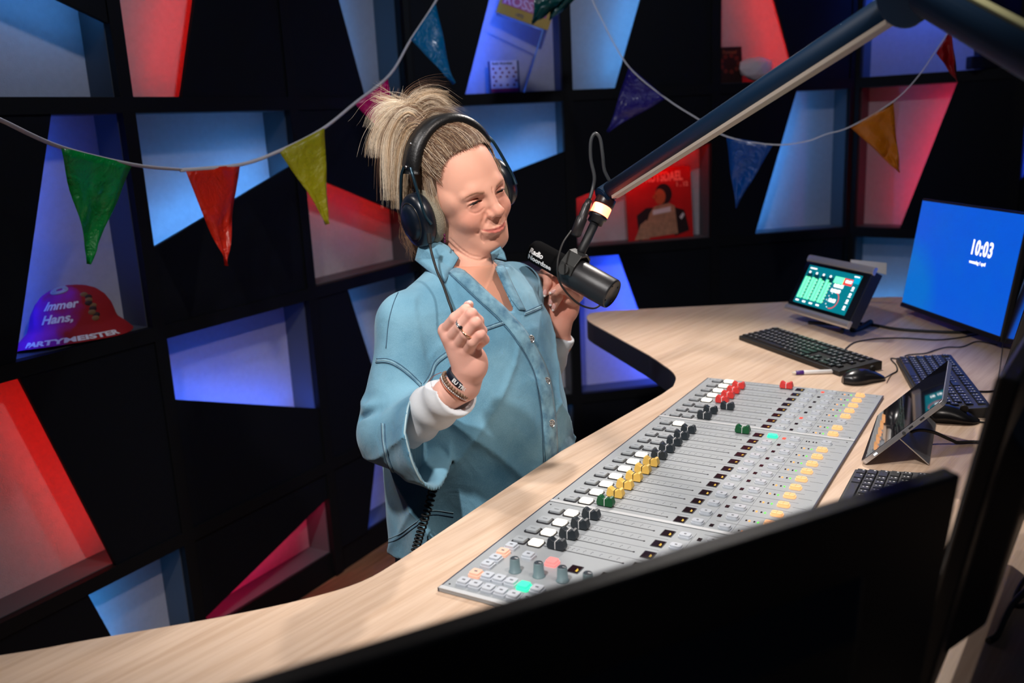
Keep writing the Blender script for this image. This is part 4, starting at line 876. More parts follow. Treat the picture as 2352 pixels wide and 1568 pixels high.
# ================================================================== the woman: implicit surfaces meshed with surface nets
A3 = lambda p: np.array([p[0], p[1], p[2]], dtype=np.float32)
class Field:
    def __init__(s, lo, hi, h):
        s.lo = np.array(lo, dtype=np.float32); s.h = h
        s.n = [int(math.ceil((hi[i]-lo[i])/h))+1 for i in range(3)]
        s.ax = [s.lo[i]+h*np.arange(s.n[i], dtype=np.float32) for i in range(3)]
        s.D = np.full(s.n, .08, dtype=np.float32)
    def sl(s, lo, hi):
        o = []
        for i in range(3):
            a = max(0, int((lo[i]-s.lo[i])/s.h)); b = min(s.n[i], int((hi[i]-s.lo[i])/s.h)+2)
            if a >= b: return None
            o.append(slice(a, b))
        return tuple(o)
    def P(s, q): return np.stack(np.meshgrid(s.ax[0][q[0]], s.ax[1][q[1]], s.ax[2][q[2]], indexing='ij'), -1)
    def put(s, fn, lo, hi, k, mode='add'):
        m = max(k*1.2, .006)+.012; q = s.sl([v-m for v in lo], [v+m for v in hi])
        if q is None: return s
        d = fn(s.P(q)).astype(np.float32); D = s.D[q]
        if mode == 'add':
            if k <= 0: s.D[q] = np.minimum(D, d)
            else: h_ = np.clip(.5+.5*(D-d)/k, 0, 1); s.D[q] = D*(1-h_)+d*h_-k*h_*(1-h_)
        else:
            d = -d
            if k <= 0: s.D[q] = np.maximum(D, d)
            else: h_ = np.clip(.5-.5*(D-d)/k, 0, 1); s.D[q] = D*(1-h_)+d*h_+k*h_*(1-h_)
        return s
    def cap(s, a, b, ra, rb=None, k=.01, mode='add'):
        rb = ra if rb is None else rb; a, b = A3(a), A3(b); ba = b-a; bb = max(1e-12, float(ba@ba)); r = max(ra, rb)
        def fn(P):
            pa = P-a; t = np.clip(pa@ba/bb, 0, 1); return np.linalg.norm(pa-t[..., None]*ba, axis=-1)-(ra+(rb-ra)*t)
        return s.put(fn, np.minimum(a, b)-r, np.maximum(a, b)+r, k, mode)
    def chain(s, pts, rs, k=.008, mode='add'):
        for i in range(len(pts)-1): s.cap(pts[i], pts[i+1], rs[i], rs[i+1], k, mode)
        return s
    def ell(s, c, r, R=None, k=.01, mode='add'):
        c = A3(c); r_ = np.array(r, dtype=np.float32); R = np.eye(3, dtype=np.float32) if R is None else np.array(R, dtype=np.float32)
        def fn(P):
            q = (P-c)@R; k0 = np.linalg.norm(q/r_, axis=-1); k1 = np.linalg.norm(q/(r_*r_), axis=-1)+1e-9; return k0*(k0-1)/k1
        m = max(r); return s.put(fn, c-m, c+m, k, mode)
    def mesh(s):
        D = s.D; S = D < 0; nx, ny, nz = D.shape
        cnt = np.zeros((nx-1, ny-1, nz-1), np.int8); 
        for i in (0, 1):
            for j in (0, 1):
                for k in (0, 1): cnt += S[i:nx-1+i, j:ny-1+j, k:nz-1+k]
        act = (cnt > 0) & (cnt < 8); idx = np.full(act.shape, -1, np.int64); I = np.argwhere(act); idx[act] = np.arange(len(I))
        acc = np.zeros((len(I), 3)); num = np.zeros(len(I))
        for ax in range(3):
            o1, o2 = [a for a in range(3) if a != ax]
            for u in (0, 1):
                for v in (0, 1):
                    a = I.copy(); a[:, o1] += u; a[:, o2] += v; b = a.copy(); b[:, ax] += 1
                    da = D[a[:, 0], a[:, 1], a[:, 2]]; db = D[b[:, 0], b[:, 1], b[:, 2]]; c = (da < 0) != (db < 0)
                    t = np.where(c, da/np.where(c, da-db, 1), 0); p = a.astype(float); p[:, ax] += t
                    acc[c] += p[c]; num[c] += 1
        V = acc/num[:, None]*s.h+s.lo
        F = []
        for ax in range(3):
            o1, o2 = [(1, 2), (2, 0), (0, 1)][ax]
            a = [slice(None)]*3; b = [slice(None)]*3; a[ax] = slice(0, -1); b[ax] = slice(1, None)
            c = S[tuple(a)] != S[tuple(b)]; E = np.argwhere(c); E = E[(E[:, o1] > 0) & (E[:, o2] > 0) & (E[:, o1] < D.shape[o1]-1) & (E[:, o2] < D.shape[o2]-1)]
            flip = S[E[:, 0], E[:, 1], E[:, 2]]
            def g_(d1, d2): q = E.copy(); q[:, o1] -= d1; q[:, o2] -= d2; return idx[q[:, 0], q[:, 1], q[:, 2]]
            Q = np.stack([g_(1, 1), g_(0, 1), g_(0, 0), g_(1, 0)], -1); Q[~flip] = Q[~flip][:, ::-1]; F.append(Q)
        return V, np.concatenate(F)
def smooth(V, F, it=2, lam=.5):
    n = len(V); e = np.concatenate([F[:, [0, 1]], F[:, [1, 2]], F[:, [2, 3]], F[:, [3, 0]]])
    for _ in range(it):
        for l in (lam, -lam*1.03):
            s_ = np.zeros((n, 3)); c = np.zeros(n); 
            for k in range(3): s_[:, k] = np.bincount(e[:, 0], V[e[:, 1], k], n)+np.bincount(e[:, 1], V[e[:, 0], k], n)
            c = np.bincount(e[:, 0], None, n)+np.bincount(e[:, 1], None, n); V = V+l*(s_/np.maximum(c, 1)[:, None]-V)
    return V
def npobj(name, V, F, mats, parent, col=None, mi=None):
    me = bpy.data.meshes.new(name); inv = np.array(wm(parent).inverted())
    V = V@inv[:3, :3].T+inv[:3, 3]
    me.vertices.add(len(V)); me.vertices.foreach_set('co', V.astype(np.float32).ravel()); nl = F.size
    me.loops.add(nl); me.polygons.add(len(F)); me.loops.foreach_set('vertex_index', F.astype(np.int32).ravel())
    me.polygons.foreach_set('loop_start', np.arange(0, nl, F.shape[1], dtype=np.int32)); me.polygons.foreach_set('use_smooth', np.ones(len(F), bool))
    if mi is not None: me.polygons.foreach_set('material_index', mi.astype(np.int32))
    me.update(calc_edges=True); me.validate()
    for m in (mats if isinstance(mats, list) else [mats]): me.materials.append(m)
    if col is not None:
        a = me.color_attributes.new('Col', 'FLOAT_COLOR', 'POINT'); a.data.foreach_set('color', np.concatenate([col, np.ones((len(col), 1))], 1).astype(np.float32).ravel())
    o = bpy.data.objects.new(name, me); COL.objects.link(o)
    if parent: o.parent = parent
    MW[o.name] = wm(parent).copy(); return o
lin = lambda r, g, b: np.array(srgb(r, g, b)[:3])

# body axes
TD = Vector((.8, -.6, 0)); LD = Vector((.6, .8, 0)); BC = Vector((-.085, 1.80, 0))
def B(u, v, z): return BC+LD*u+TD*v+Vector((0, 0, z))
WOM = thing('person', 'woman in denim shirt with messy blond bun standing at the desk, both hands raised', 'person', loc=(BC.x, BC.y, 0))
HR = np.array([[.76591, -.62777, -.13888], [.60613, .77705, -.16971], [.21446, .04580, .97566]]); HT = np.array([-.0859, 1.8144, 1.5165])
HM = Matrix([list(HR[i])+[HT[i]] for i in range(3)]+[[0, 0, 0, 1]])
HM = HM @ Matrix.Translation((0, 0, -.02)) @ Matrix.Rotation(math.radians(-3.2), 4, 'Y') @ Matrix.Translation((0, 0, .02)); HMi = HM.inverted()
HR = np.array(HM.to_3x3()); HT = np.array(HM.translation)
def Hd(x, f, z): return (x, -f, z)                       # head frame: x her left, f forward
def HW(x, f, z): return HM @ Vector((x, -f, z))

# ---- head and neck
EZ = -.007
h = Field((-.105, -.14, -.235), (.105, .125, .15), .0016)
h.ell(Hd(0, -.008, .040), (.0735, .096, .082), k=.0)
h.ell(Hd(0, .030, .000), (.066, .066, .070), k=.02)
h.ell(Hd(0, .036, -.048), (.0605, .050, .060), k=.02)
h.ell(Hd(-.003, .040, -.080), (.046, .042, .033), k=.018)
h.ell(Hd(-.004, .067, -.101), (.019, .016, .014), k=.014)
for s in (-1, 1):
    h.ell(Hd(s*.036, .064, -.040), (.023, .021, .020), k=.016)              # cheeks lifted by the smile
    h.cap(Hd(s*.054, .008, -.068), Hd(s*.022, .062, -.100), .017, .015, k=.018) # jaw line
    h.ell(Hd(s*.060, .030, .0), (.012, .03, .02), k=.015)
h.cap(Hd(-.026, .080, .013), Hd(.026, .080, .013), .011, k=.016)
for s in (-1, 1): h.cap(Hd(s*.012, .086, .008), Hd(s*.044, .0735, .010), .0075, .006, k=.010)
h.cap(Hd(0, .087, .010), Hd(0, .101, -.026), .0075, .0095, k=.012)        # nose bridge
h.ell(Hd(0, .106, -.033), (.0115, .0120, .0105), k=.007)
for s in (-1, 1):
    h.ell(Hd(s*.0125, .096, -.037), (.0078, .0105, .0075), k=.006)
    h.ell(Hd(s*.0315, .096, .002+EZ), (.0170, .0120, .0095), k=.012, mode='sub')   # sockets
    h.ell(Hd(s*.0315, .0725, .001+EZ), (.0150, .0140, .0135), k=.004)             # lids over the eyeball
    E = 9
    for j in range(E):                                                         # narrow curved lid opening
        t = j/(E-1)*2-1; h.ell(Hd(s*(.0315+.0130*t), .0865-.0035*t*t, .0012-.0018*t*t+EZ), (.0026, .0052, .0021*(1-.55*t*t)), k=.0008, mode='sub')
    h.chain([Hd(s*(.0315+.0135*t), .0845-.0045*t*t, .0085-.0025*t*t+EZ) for t in (-1, -.5, 0, .5, 1)], [.0007]*5, k=.0040, mode='sub')  # lid crease
    h.ell(Hd(s*.0062, .1045, -.0445), (.0036, .0050, .0030), k=.002, mode='sub')  # nostrils
    h.chain([Hd(s*.0205, .0915, -.034), Hd(s*.0265, .0900, -.046), Hd(s*.0335, .0835, -.060)], [.0006]*3, k=.009, mode='sub')   # smile crease
    h.ell(Hd(s*.0330-.003, .079, -.0645), (.003, .004, .004), k=.008, mode='sub')
h.ell(Hd(-.002, .083, -.064), (.028, .0140, .020), k=.014)                       # muzzle
mouth = [(-.0310, .0815, -.0610), (-.0215, .0915, -.0655), (-.0115, .0965, -.0680), (-.003, .0975, -.0688), (.006, .0965, -.0683), (.015, .0920, -.0662), (.0235, .0835, -.0628)]
h.chain([Hd(x, f+.0000, z+.0030+(.0010 if abs(x) < .012 and abs(x) > .003 else 0)) for x, f, z in mouth], [.0006, .0016, .0021, .0019, .0021, .0016, .0006], k=.003)
h.chain([Hd(x, f+.0002, z-.0034) for x, f, z in mouth], [.0006, .0018, .0025, .0028, .0025, .0018, .0006], k=.003)
h.chain([Hd(x*1.06, f+.0042, z) for x, f, z in mouth], [.0016]*7, k=.0022, mode='sub')
h.ell(Hd(0, .089, -.0850), (.014, .003, .003), k=.010, mode='sub')
h.cap(Hd(0, .0965, -.056), Hd(0, .098, -.048), .0014, k=.004, mode='sub')
nb = HMi @ B(0, .0, 1.30); nk0 = Vector(Hd(0, -.020, -.050)); nk1 = HMi @ B(0, .018, 1.345)
h.cap(nk0, nk1, .047, .046, k=.015); h.ell(Hd(-.003, .030, -.108), (.041, .044, .026), k=.014)
for q, (f0, z0) in enumerate(()):
    h.chain([Hd(.06*math.sin(a), f0-.055+.064*math.cos(a)+.012*q, z0+.014*math.sin(a)**2*1.5) for a in [-1.2+.3*i for i in range(9)]], [.0010]*9, k=.0045, mode='sub')
V, F_ = h.mesh(); hB = BVHTree.FromPolygons([Vector(v) for v in V@HR.T+HT], [tuple(q) for q in F_])
def carve(pts, r_, k, mode='sub', inn=0.0):
    P = []
    for q in spl([Vector((a, b, 0)) for a, b in pts], 3):
        v = Vector(ray((q.x, q.y))).normalized(); ht = hB.ray_cast(Vector(CAMP), v, 4)
        if ht[0] is not None: P.append(HMi @ (ht[0]+v*inn))
    n = len(P)
    if n > 1: h.chain(P, [r_*(.35+.65*math.sin(PI*min(max(i/(n-1), .08), .92))) for i in range(n)], k, mode)
carve([(1026, 552), (1040, 568), (1060, 583), (1082, 594), (1103, 598), (1119, 592)], .0017, .0042)      # folds under the chin
carve([(1034, 548), (1056, 570), (1080, 586), (1102, 591)], .0010, .0035)
carve([(1106, 538), (1107, 547), (1111, 556)], .0009, .0035)                                          # by the mouth corner
carve([(1126, 500), (1116, 513), (1110, 528)], .0004, .006)
carve([(1078, 486), (1090, 490), (1102, 487), (1112, 478)], .0004, .0030)   # below the eye
carve([(1073, 481), (1081, 471), (1093, 463), (1106, 460)], .0008, .0035)                             # upper lid fold
carve([(1131, 430), (1132, 437), (1134, 445)], .0004, .003)
V, F_ = h.mesh(); V = smooth(V, F_, 1)
VW = V@HR.T+HT
SK = lin(234, 174, 150); col = np.tile(SK, (len(V), 1)); x, f, z = V[:, 0], -V[:, 1], V[:, 2]
def blend(c, w_): 
    global col
    w_ = np.clip(w_, 0, 1)[:, None]; col = col*(1-w_)+np.array(c)*w_
g3 = lambda cx, cf, cz, r: np.exp(-(((x-cx)**2+(f-cf)**2+(z-cz)**2)/(r*r)))
for s in (-1, 1): blend(lin(214, 128, 108), .55*g3(s*.040, .070, -.036, .026)); blend(lin(196, 118, 100), .5*g3(s*.031, .088, .002, .013)); blend(lin(190, 120, 105), .5*g3(s*.030, .088, -.018, .010))
blend(lin(212, 122, 100), .45*g3(0, .108, -.034, .016)); blend(lin(214, 140, 118), .3*g3(0, .09, -.09, .02))
dm = np.full(len(V), 9.)
for (a, b) in zip(mouth, mouth[1:]):
    a_, b_ = np.array([a[0], a[1]+.003, a[2]-.0005]), np.array([b[0], b[1]+.003, b[2]-.0005]); p = np.stack([x, f, z], 1); ba = b_-a_; t = np.clip((p-a_)@ba/(ba@ba), 0, 1); q = p-a_-t[:, None]*ba; q[:, 1] *= .6; dm = np.minimum(dm, np.linalg.norm(q, axis=1))
wid = .0056*(1-np.clip(np.abs(x+.003)/.030, 0, 1)**2)+.001
blend(lin(202, 104, 96), np.clip((wid-dm)/.0018, 0, 1)*.85)
for s in (-1, 1):                                                              # soft brows
    t = (s*x-.016)/.034; zb = .0095+.0045*np.sin(np.clip(t, 0, 1)*PI*.9)-.004*np.clip(t-.6, 0, 1)
    w_ = np.exp(-((z-zb)/.0030)**2)*(t > -.05)*(t < 1.05)*(f > .05)*(.62-.3*np.clip(t, 0, 1)); blend(lin(160, 108, 82), w_)
SKIN = mat('skin', SK, .52, vcol=True, bump=.10, bscale=1000, spec=.28); sp = SKIN.node_tree.nodes['Principled BSDF']; sp.inputs['Subsurface Weight'].default_value = .12; sp.inputs['Subsurface Radius'].default_value = (.012, .005, .003); sp.inputs['Subsurface Scale'].default_value = 1
BODYP = [(VW, F_, col)]

# ---- hands: right (near) and left (far), measured finger by finger
def RH(cx, cy, d): return at(960+cx/5.225, 660+cy/5.225, d)
def LH(cx, cy, d): return at(1200+cx/7.8375, 590+cy/7.8375, d+.17)
def hand_field(pts, pad, hh): a = np.array([list(p) for p in pts]); return Field(a.min(0)-pad, a.max(0)+pad, hh)
ER = at(912, 986, 1.60); EL_ = at(1218, 915, 2.0)
W0 = at(1030, 905, 1.455)
rh = Field(tuple(np.array(at(1060, 790, 1.44))-np.array((.10, .10, .135))), tuple(np.array(at(1060, 790, 1.44))+np.array((.09, .11, .115))), .0013)
wr = RH(560, 1130, 1.447); wr2 = RH(500, 1330, 1.46)
def px_r(w_px, d): return w_px/5.225/FPX*d
rh.cap(W0, RH(555, 1170, 1.450), .0275, .0245, k=.01)
rh.cap(RH(555, 1170, 1.450), RH(610, 960, 1.440), .0245, .026, k=.012)
M = {'i': RH(335, 520, 1.452), 'm': RH(400, 610, 1.440), 'r': RH(490, 690, 1.430), 'p': RH(590, 760, 1.424)}
for kk, q in zip('imrp', ((.0135), (.0135), (.013), (.0125))): rh.cap(RH(600, 960, 1.445), M[kk], .020, q, k=.010)
rh.ell(RH(700, 900, 1.432), (.019, .019, .027), k=.012); rh.ell(RH(560, 800, 1.438), (.022, .018, .024), k=.012)
rh.cap(RH(640, 980, 1.455), RH(520, 560, 1.475), .020, .018, k=.014)       # thumb side of the palm behind
fr = lambda pts, rs: rh.chain(pts, [q*.95 for q in rs], k=.0022)
fr([M['i'], RH(450, 370, 1.425), RH(575, 270, 1.418), RH(650, 330, 1.435), RH(690, 420, 1.455)], [.0122, .0105, .0098, .0090, .0085])
fr([M['m'], RH(520, 470, 1.412), RH(640, 318, 1.402), RH(725, 400, 1.415), RH(745, 500, 1.437), RH(690, 560, 1.450)], [.0125, .0108, .0102, .0094, .0088, .008])
fr([M['r'], RH(580, 560, 1.403), RH(690, 425, 1.396), RH(765, 520, 1.410), RH(760, 600, 1.432)], [.0122, .0106, .0101, .0092, .0086])
fr([M['p'], RH(655, 650, 1.402), RH(742, 565, 1.398), RH(795, 625, 1.409), RH(735, 690, 1.424)], [.0112, .0098, .0094, .0086, .0078])
fr([RH(520, 560, 1.475), RH(545, 370, 1.462), RH(590, 270, 1.450), RH(618, 205, 1.442)], [.0140, .0112, .0100, .0072])  # thumb
V, F2 = rh.mesh(); V = smooth(V, F2, 1)
c2 = np.tile(lin(240, 184, 166), (len(V), 1))
def blotch(V, c, pts, r, colr, a):
    for p in pts: w_ = a*np.exp(-(((V-np.array(p))**2).sum(1)/(r*r))); c[:] = c*(1-w_[:, None])+np.array(colr)*w_[:, None]
blotch(V, c2, [M['i'], M['m'], M['r'], M['p'], RH(640, 318, 1.402), RH(690, 425, 1.396), RH(742, 565, 1.398), RH(795, 625, 1.409)], .011, lin(226, 140, 124), .5)
blotch(V, c2, [RH(700, 900, 1.43), RH(610, 1100, 1.44)], .02, lin(226, 148, 128), .4)
BODYP.append((V, F2, c2))
lc = LH(640, 800, 1.80)
lh = Field(tuple(np.array(lc)-np.array((.085, .09, .14))), tuple(np.array(lc)+np.array((.085, .09, .115))), .0013)
WL0 = LH(700, 1560, 1.80); WL1 = LH(660, 1260, 1.795)
lh.cap(WL0, WL1, .0225, .0235, k=.01); WL2 = WL0.lerp(EL_, .4); lh.cap(WL2, WL0, .0215, .0215, k=.01)
lh.cap(WL1, LH(560, 1060, 1.795), .0215, .0205, k=.012); lh.cap(WL1, LH(800, 1020, 1.795), .0205, .0210, k=.012)
lh.ell(LH(500, 900, 1.795), (.024, .018, .030), k=.012); lh.ell(LH(820, 860, 1.795), (.026, .019, .030), k=.012); lh.ell(LH(650, 700, 1.805), (.038, .014, .034), k=.012)
lm = {'a': LH(345, 480, 1.815), 'b': LH(470, 400, 1.818), 'c': LH(650, 440, 1.818), 'd': LH(900, 620, 1.810)}
lf = lambda pts, rs: lh.chain(pts, [q*1.07 for q in rs], k=.0030)
for q in 'abcd': lh.cap(LH(660, 760, 1.808), lm[q], .018, .0115, k=.010)
lf([LH(330, 620, 1.81), LH(318, 440, 1.795), LH(385, 300, 1.775)], [.011, .0105, .0095]); lf([LH(385, 300, 1.775), LH(450, 360, 1.757), LH(455, 480, 1.750), LH(405, 650, 1.752)], [.0095, .0090, .0085, .0066])
lf([lm['b'], LH(530, 320, 1.785), LH(585, 400, 1.762), LH(540, 600, 1.757), LH(508, 830, 1.765)], [.0115, .0100, .0095, .0085, .0064])
lf([lm['c'], LH(680, 420, 1.782), LH(690, 520, 1.763), LH(650, 720, 1.756), LH(565, 910, 1.766)], [.0115, .0105, .0100, .0088, .0064])
lf([lm['d'], LH(985, 700, 1.795), LH(930, 790, 1.775), LH(820, 760, 1.765)], [.0130, .0125, .0110, .0100])
lf([LH(960, 700, 1.775), LH(800, 600, 1.750), LH(680, 560, 1.738), LH(590, 625, 1.734), LH(505, 650, 1.735)], [.0120, .0100, .0092, .0075, .0052])
V, F3 = lh.mesh(); V = smooth(V, F3, 1); c3_ = np.tile(lin(226, 160, 138), (len(V), 1))
blotch(V, c3_, [LH(720, 760, 1.79), LH(500, 900, 1.78), LH(800, 1000, 1.78), LH(330, 420, 1.79)], .02, lin(222, 134, 112), .5)
BODYP.append((V, F3, c3_))

# ---- arms and inner torso (skin, mostly under the clothes)
SHR = B(-.158, -.01, 1.278); SHL = B(.165, -.01, 1.285)
bd = Field((-.42, 1.38, .70), (.26, 2.20, 1.42), .006)
def torso(tab, P, off=0):
    zz = P[..., 2]; T = np.array(tab); a = np.interp(zz, T[:, 0], T[:, 1])+off; b = np.interp(zz, T[:, 0], T[:, 2])+off; o = np.interp(zz, T[:, 0], T[:, 3])
    dx, dy = P[..., 0]-BC.x, P[..., 1]-BC.y; u = dx*LD.x+dy*LD.y; v = dx*TD.x+dy*TD.y-o
    q = np.sqrt((u/a)**2+(v/b)**2); d = (q-1)*np.minimum(a, b); return d, u, v
TAB = [(.70, .205, .170, .0), (.85, .207, .172, .004), (.98, .200, .168, .004), (1.08, .194, .160, .002), (1.18, .188, .152, .002), (1.25, .182, .130, .002), (1.31, .165, .105, .0), (1.345, .115, .080, .004), (1.375, .068, .066, .010), (1.42, .05, .05, .015)]
def tfn(off, z0, z1, tab=TAB):
    def fn(P):
        d, u, v = torso(tab, P, off); zz = P[..., 2]; return np.maximum(d, np.maximum(z0-zz, zz-z1))
    return fn
bd.put(tfn(-.018, .87, 1.375), (-.4, 1.4, .87), (.2, 2.1, 1.38), .01)
bd.cap(SHR, ER, .040, .030, k=.01); bd.cap(ER, W0, .030, .024, k=.0); bd.cap(SHL, EL_, .040, .030, k=.01); bd.cap(EL_, WL0, .026, .0190, k=.0)
bd.cap(B(-.05, -.01, 1.33), SHR, .04, .045, k=.02); bd.cap(B(.05, -.01, 1.33), SHL, .04, .045, k=.02)
V, F4 = bd.mesh(); V = smooth(V, F4, 2); BODYP.append((V, F4, np.tile(lin(224, 160, 134), (len(V), 1))))
oV, oF, oC, nn_ = [], [], [], 0
for V, F, c in BODYP: oV.append(V); oF.append(F+nn_); oC.append(c); nn_ += len(V)
body = npobj('body', np.concatenate(oV), np.concatenate(oF), SKIN, WOM, np.concatenate(oC))

# ---- eyes, lashes, brows, nails
EYW = mat('lid_shaded_eye_white', srgb(170, 150, 144), .2); IRIS = mat('dark_eye', (.02, .014, .012), .08)  # eye white darkened: shade of the lids is put into its colour
for s in (-1, 1):
    m = MB(); X = HM @ Matrix.Translation(Hd(s*.0315, .0725, .001+EZ)); m.ell((0, 0, 0), (.0114, .0114, .0114), 0, X, 20, 24); m.ell(( .0015, -.0085, -.001), (.0078, .0044, .0078), 1, X, 10, 16)
    obj('eye', m, [EYW, IRIS], WOM, world=True)
LASH = mat('dark_lashes', (.015, .010, .008), .6); BROW = mat('brow_hair', srgb(176, 130, 104), .7)
m = MB()
for s in (-1, 1):
    m.tube([HW(s*(.0315+.0135*t), .0868-.0038*t*t+.001, .0034-.0026*t*t+EZ) for t in [-1, -.6, -.2, .2, .6, 1]], [.0004, .0008, .0010, .0011, .0010, .0005], 5)
    for k in range(16):
        t = -1+2*k/15; a = HW(s*(.0315+.0135*t), .0873-.0038*t*t, .0034-.0026*t*t+EZ); b = HW(s*(.0315+.0155*t+.001), .0930-.0038*t*t, .0026-.0020*t*t+.0005+EZ); b = a.lerp(b, .55); m.tube([a, (a+b)/2-Vector((0, 0, .0003)), b], [.00028, .00022, .00010], 4)
obj('eyelashes', m, LASH, WOM, world=True, weld=False)
bodyB = BVHTree.FromPolygons([Vector(v) for v in np.concatenate(oV)], [tuple(q) for q in np.concatenate(oF)])
def onbody(p, dirn, off=.0005):
    hit = bodyB.ray_cast(Vector(p)+dirn*.05, -dirn, .12); return (hit[0]+hit[1]*off) if hit[0] else Vector(p)
fdir = (HM.to_3x3() @ Vector((0, -1, 0))).normalized()
for s in (-1, 1):
    m = MB()
    for k in range(46):
        t = random.random(); x_ = s*(.015+.033*t); zb = .0088+.0050*math.sin(min(1, t)*PI*.9)-.004*max(0, t-.6)+random.uniform(-.0019, .0019)*(1-.5*t)
        a = HW(x_, .09, zb); b = HW(x_+s*.005, .09, zb+.0014*(1-1.6*t)); a = onbody(a, fdir, .0002); b = onbody(b, fdir, .0006); m.tube([a, b], [.00020, .00010], 4)
    obj('eyebrow', m, BROW, WOM, world=True, weld=False)
NAIL = mat('pink_nail', srgb(232, 176, 168), .15, spec=.7); NTIP = mat('white_nail_tip', srgb(240, 228, 222), .2)
cdir = lambda p: (Vector(CAMP)-p).normalized()
for (a, b, wd) in [(LH(412, 590, 1.745), LH(392, 715, 1.746), .0046), (LH(515, 760, 1.757), LH(503, 880, 1.760), .0044), (LH(575, 850, 1.757), LH(545, 972, 1.761), .0044), (LH(590, 600, 1.728), LH(485, 655, 1.729), .0036), (RH(560, 225, 1.437), RH(632, 170, 1.434), .0052)]:
    m = MB(); d_ = (b-a); L_ = d_.length; d_.normalize(); X = frame((a+b)/2+cdir(a)*.0015, d_, cdir(a).cross(d_))
    m.ell((-.0015, 0, 0), (L_*.5, wd, .0020), 0, X, 10, 14); m.ell((L_*.34, 0, .0001), (L_*.22, wd*.72, .0019), 1, X, 8, 12); obj('fingernail', m, [NAIL, NTIP], WOM, world=True, weld=False)

# ---- denim shirt
def noise3(P, sc, seed=0):
    r = np.random.RandomState(seed); o = np.zeros(P.shape[:-1], np.float32)
    for k in range(5):
        d = r.normal(size=3); d /= np.linalg.norm(d); fq = sc*(1+.55*k); o += np.sin(P@(d*fq).astype(np.float32)+r.uniform(0, 6)+1.3*np.sin(P@(r.normal(size=3)*sc*.6).astype(np.float32)))/(1+.6*k)
    return o/2.2
sh = Field((-.40, 1.36, .73), (.24, 2.20, 1.42), .0036)
STAB = [(.70, .215, .180, .004), (.77, .215, .182, .006), (.85, .214, .184, .010), (.98, .212, .184, .006), (1.08, .206, .176, .004), (1.16, .200, .166, .004), (1.25, .190, .142, .002), (1.31, .172, .112, .0), (1.345, .122, .086, .004), (1.37, .080, .074, .008), (1.44, .068, .066, .012)]
def shirt(P):
    d, u, v = torso(STAB, P); zz = P[..., 2]; ang = np.arctan2(u, v)
    d = d+.0045*np.clip((1.15-zz)/.3, 0, 1)*np.sin(ang*9+6*zz+1.2*np.sin(7*zz))+.0030*noise3(P, 26, 2)
    d = d-.010*(1-np.abs(np.sin(ang*2.5+9*zz+1.5*np.sin(5*zz))))**4*np.clip((1.25-zz)/.15, 0, 1)-.006*(1-np.abs(np.sin(ang*3-13*zz+1)))**5*np.clip((1.30-zz)/.1, 0, 1)
    hem = .812+.022*np.cos(ang)
    return np.maximum(d, np.maximum(hem-zz, zz-1.365))
sh.put(shirt, (-.44, 1.40, .73), (.26, 2.14, 1.39), .0)
sh.cap(B(-.05, -.008, 1.312), SHR, .056, .064, k=.03); sh.cap(B(.05, -.008, 1.312), SHL, .056, .062, k=.03)
CO_ = at(985, 1010, 1.52); CN = (RT*.93+(-FW)*.30+UP*.20); CN = Vector(CN/np.linalg.norm(CN))
def sleeve_d(P):
    a = A3(SHR); b = A3(ER+Vector((-.006, .01, -.006))); c = A3(CO_+CN*.03); best = None
    def seg(a, b, ra, rb):
        ba = b-a; pa = P-a; t = np.clip(pa@ba/float(ba@ba), 0, 1); return np.linalg.norm(pa-t[..., None]*ba, axis=-1)-(ra+(rb-ra)*t)
    d1 = seg(a, b, .066, .062); d2 = seg(b, c, .064, .096); k = .03
    hh = np.clip(.5+.5*(d2-d1)/k, 0, 1); d = d2*(1-hh)+d1*hh-k*hh*(1-hh)
    ax = (b-a)/np.linalg.norm(b-a); s_ = (P-a)@ax
    ex = (P-b); d = d-.008*(1-np.abs(np.sin(s_*34+2.2*np.sin(ex[..., 0]*22)+ex[..., 1]*14)))**3*np.exp(-(((s_-.20)/.085)**2))+.005*noise3(P, 24, 5)
    pl = (P-A3(CO_))@np.array(CN, dtype=np.float32)
    return d, pl
def sleeve(P):
    d, pl = sleeve_d(P); shell = np.where(pl > -.050, -(d+.0095), -1.0)
    return np.maximum(np.maximum(d, pl), shell)
sh.put(sleeve, (-.46, 1.34, .86), (-.0, 1.78, 1.38), .012)
for pts, r_, k_ in [([at(838, 912, 1.59), at(880, 900, 1.548), at(925, 886, 1.540), at(952, 872, 1.545)], .0035, .018), ([at(832, 962, 1.59), at(868, 938, 1.548), at(905, 912, 1.540)], .0030, .016), ([at(905, 838, 1.560), at(925, 860, 1.550), at(930, 900, 1.545)], .0025, .014)]:
    sh.chain(pts, [r_]*len(pts), k_, 'sub')
# far sleeve
sh.cap(SHL, EL_+Vector((-.01, .01, .01)), .058, .044, k=.03)
# neck opening (a V down the front), cut along the body's facing direction
vl = [(1118, 560), (1047, 600), (1171, 716), (1180, 712), (1128, 596), (1135, 560)]
def infront(P, poly):
    q = P-np.array([0, 0, CAMZ], dtype=np.float32); w_ = q@FW.astype(np.float32); X_ = 1176+FPX*(q@RT.astype(np.float32))/w_; Y_ = 784-FPX*(q@UP.astype(np.float32))/w_
    d = np.full(X_.shape, 1e9, np.float32); ins = np.zeros(X_.shape, bool); n = len(poly)
    for i in range(n):
        (x0, y0), (x1, y1) = poly[i], poly[(i+1) % n]; ex, ey = x1-x0, y1-y0; t = np.clip(((X_-x0)*ex+(Y_-y0)*ey)/(ex*ex+ey*ey), 0, 1); d = np.minimum(d, np.hypot(X_-x0-t*ex, Y_-y0-t*ey)); ins ^= ((y0 > Y_) != (y1 > Y_)) & (X_ < ex*(Y_-y0)/(ey+1e-9)+x0)
    return np.where(ins, -d, d)*1.75/FPX
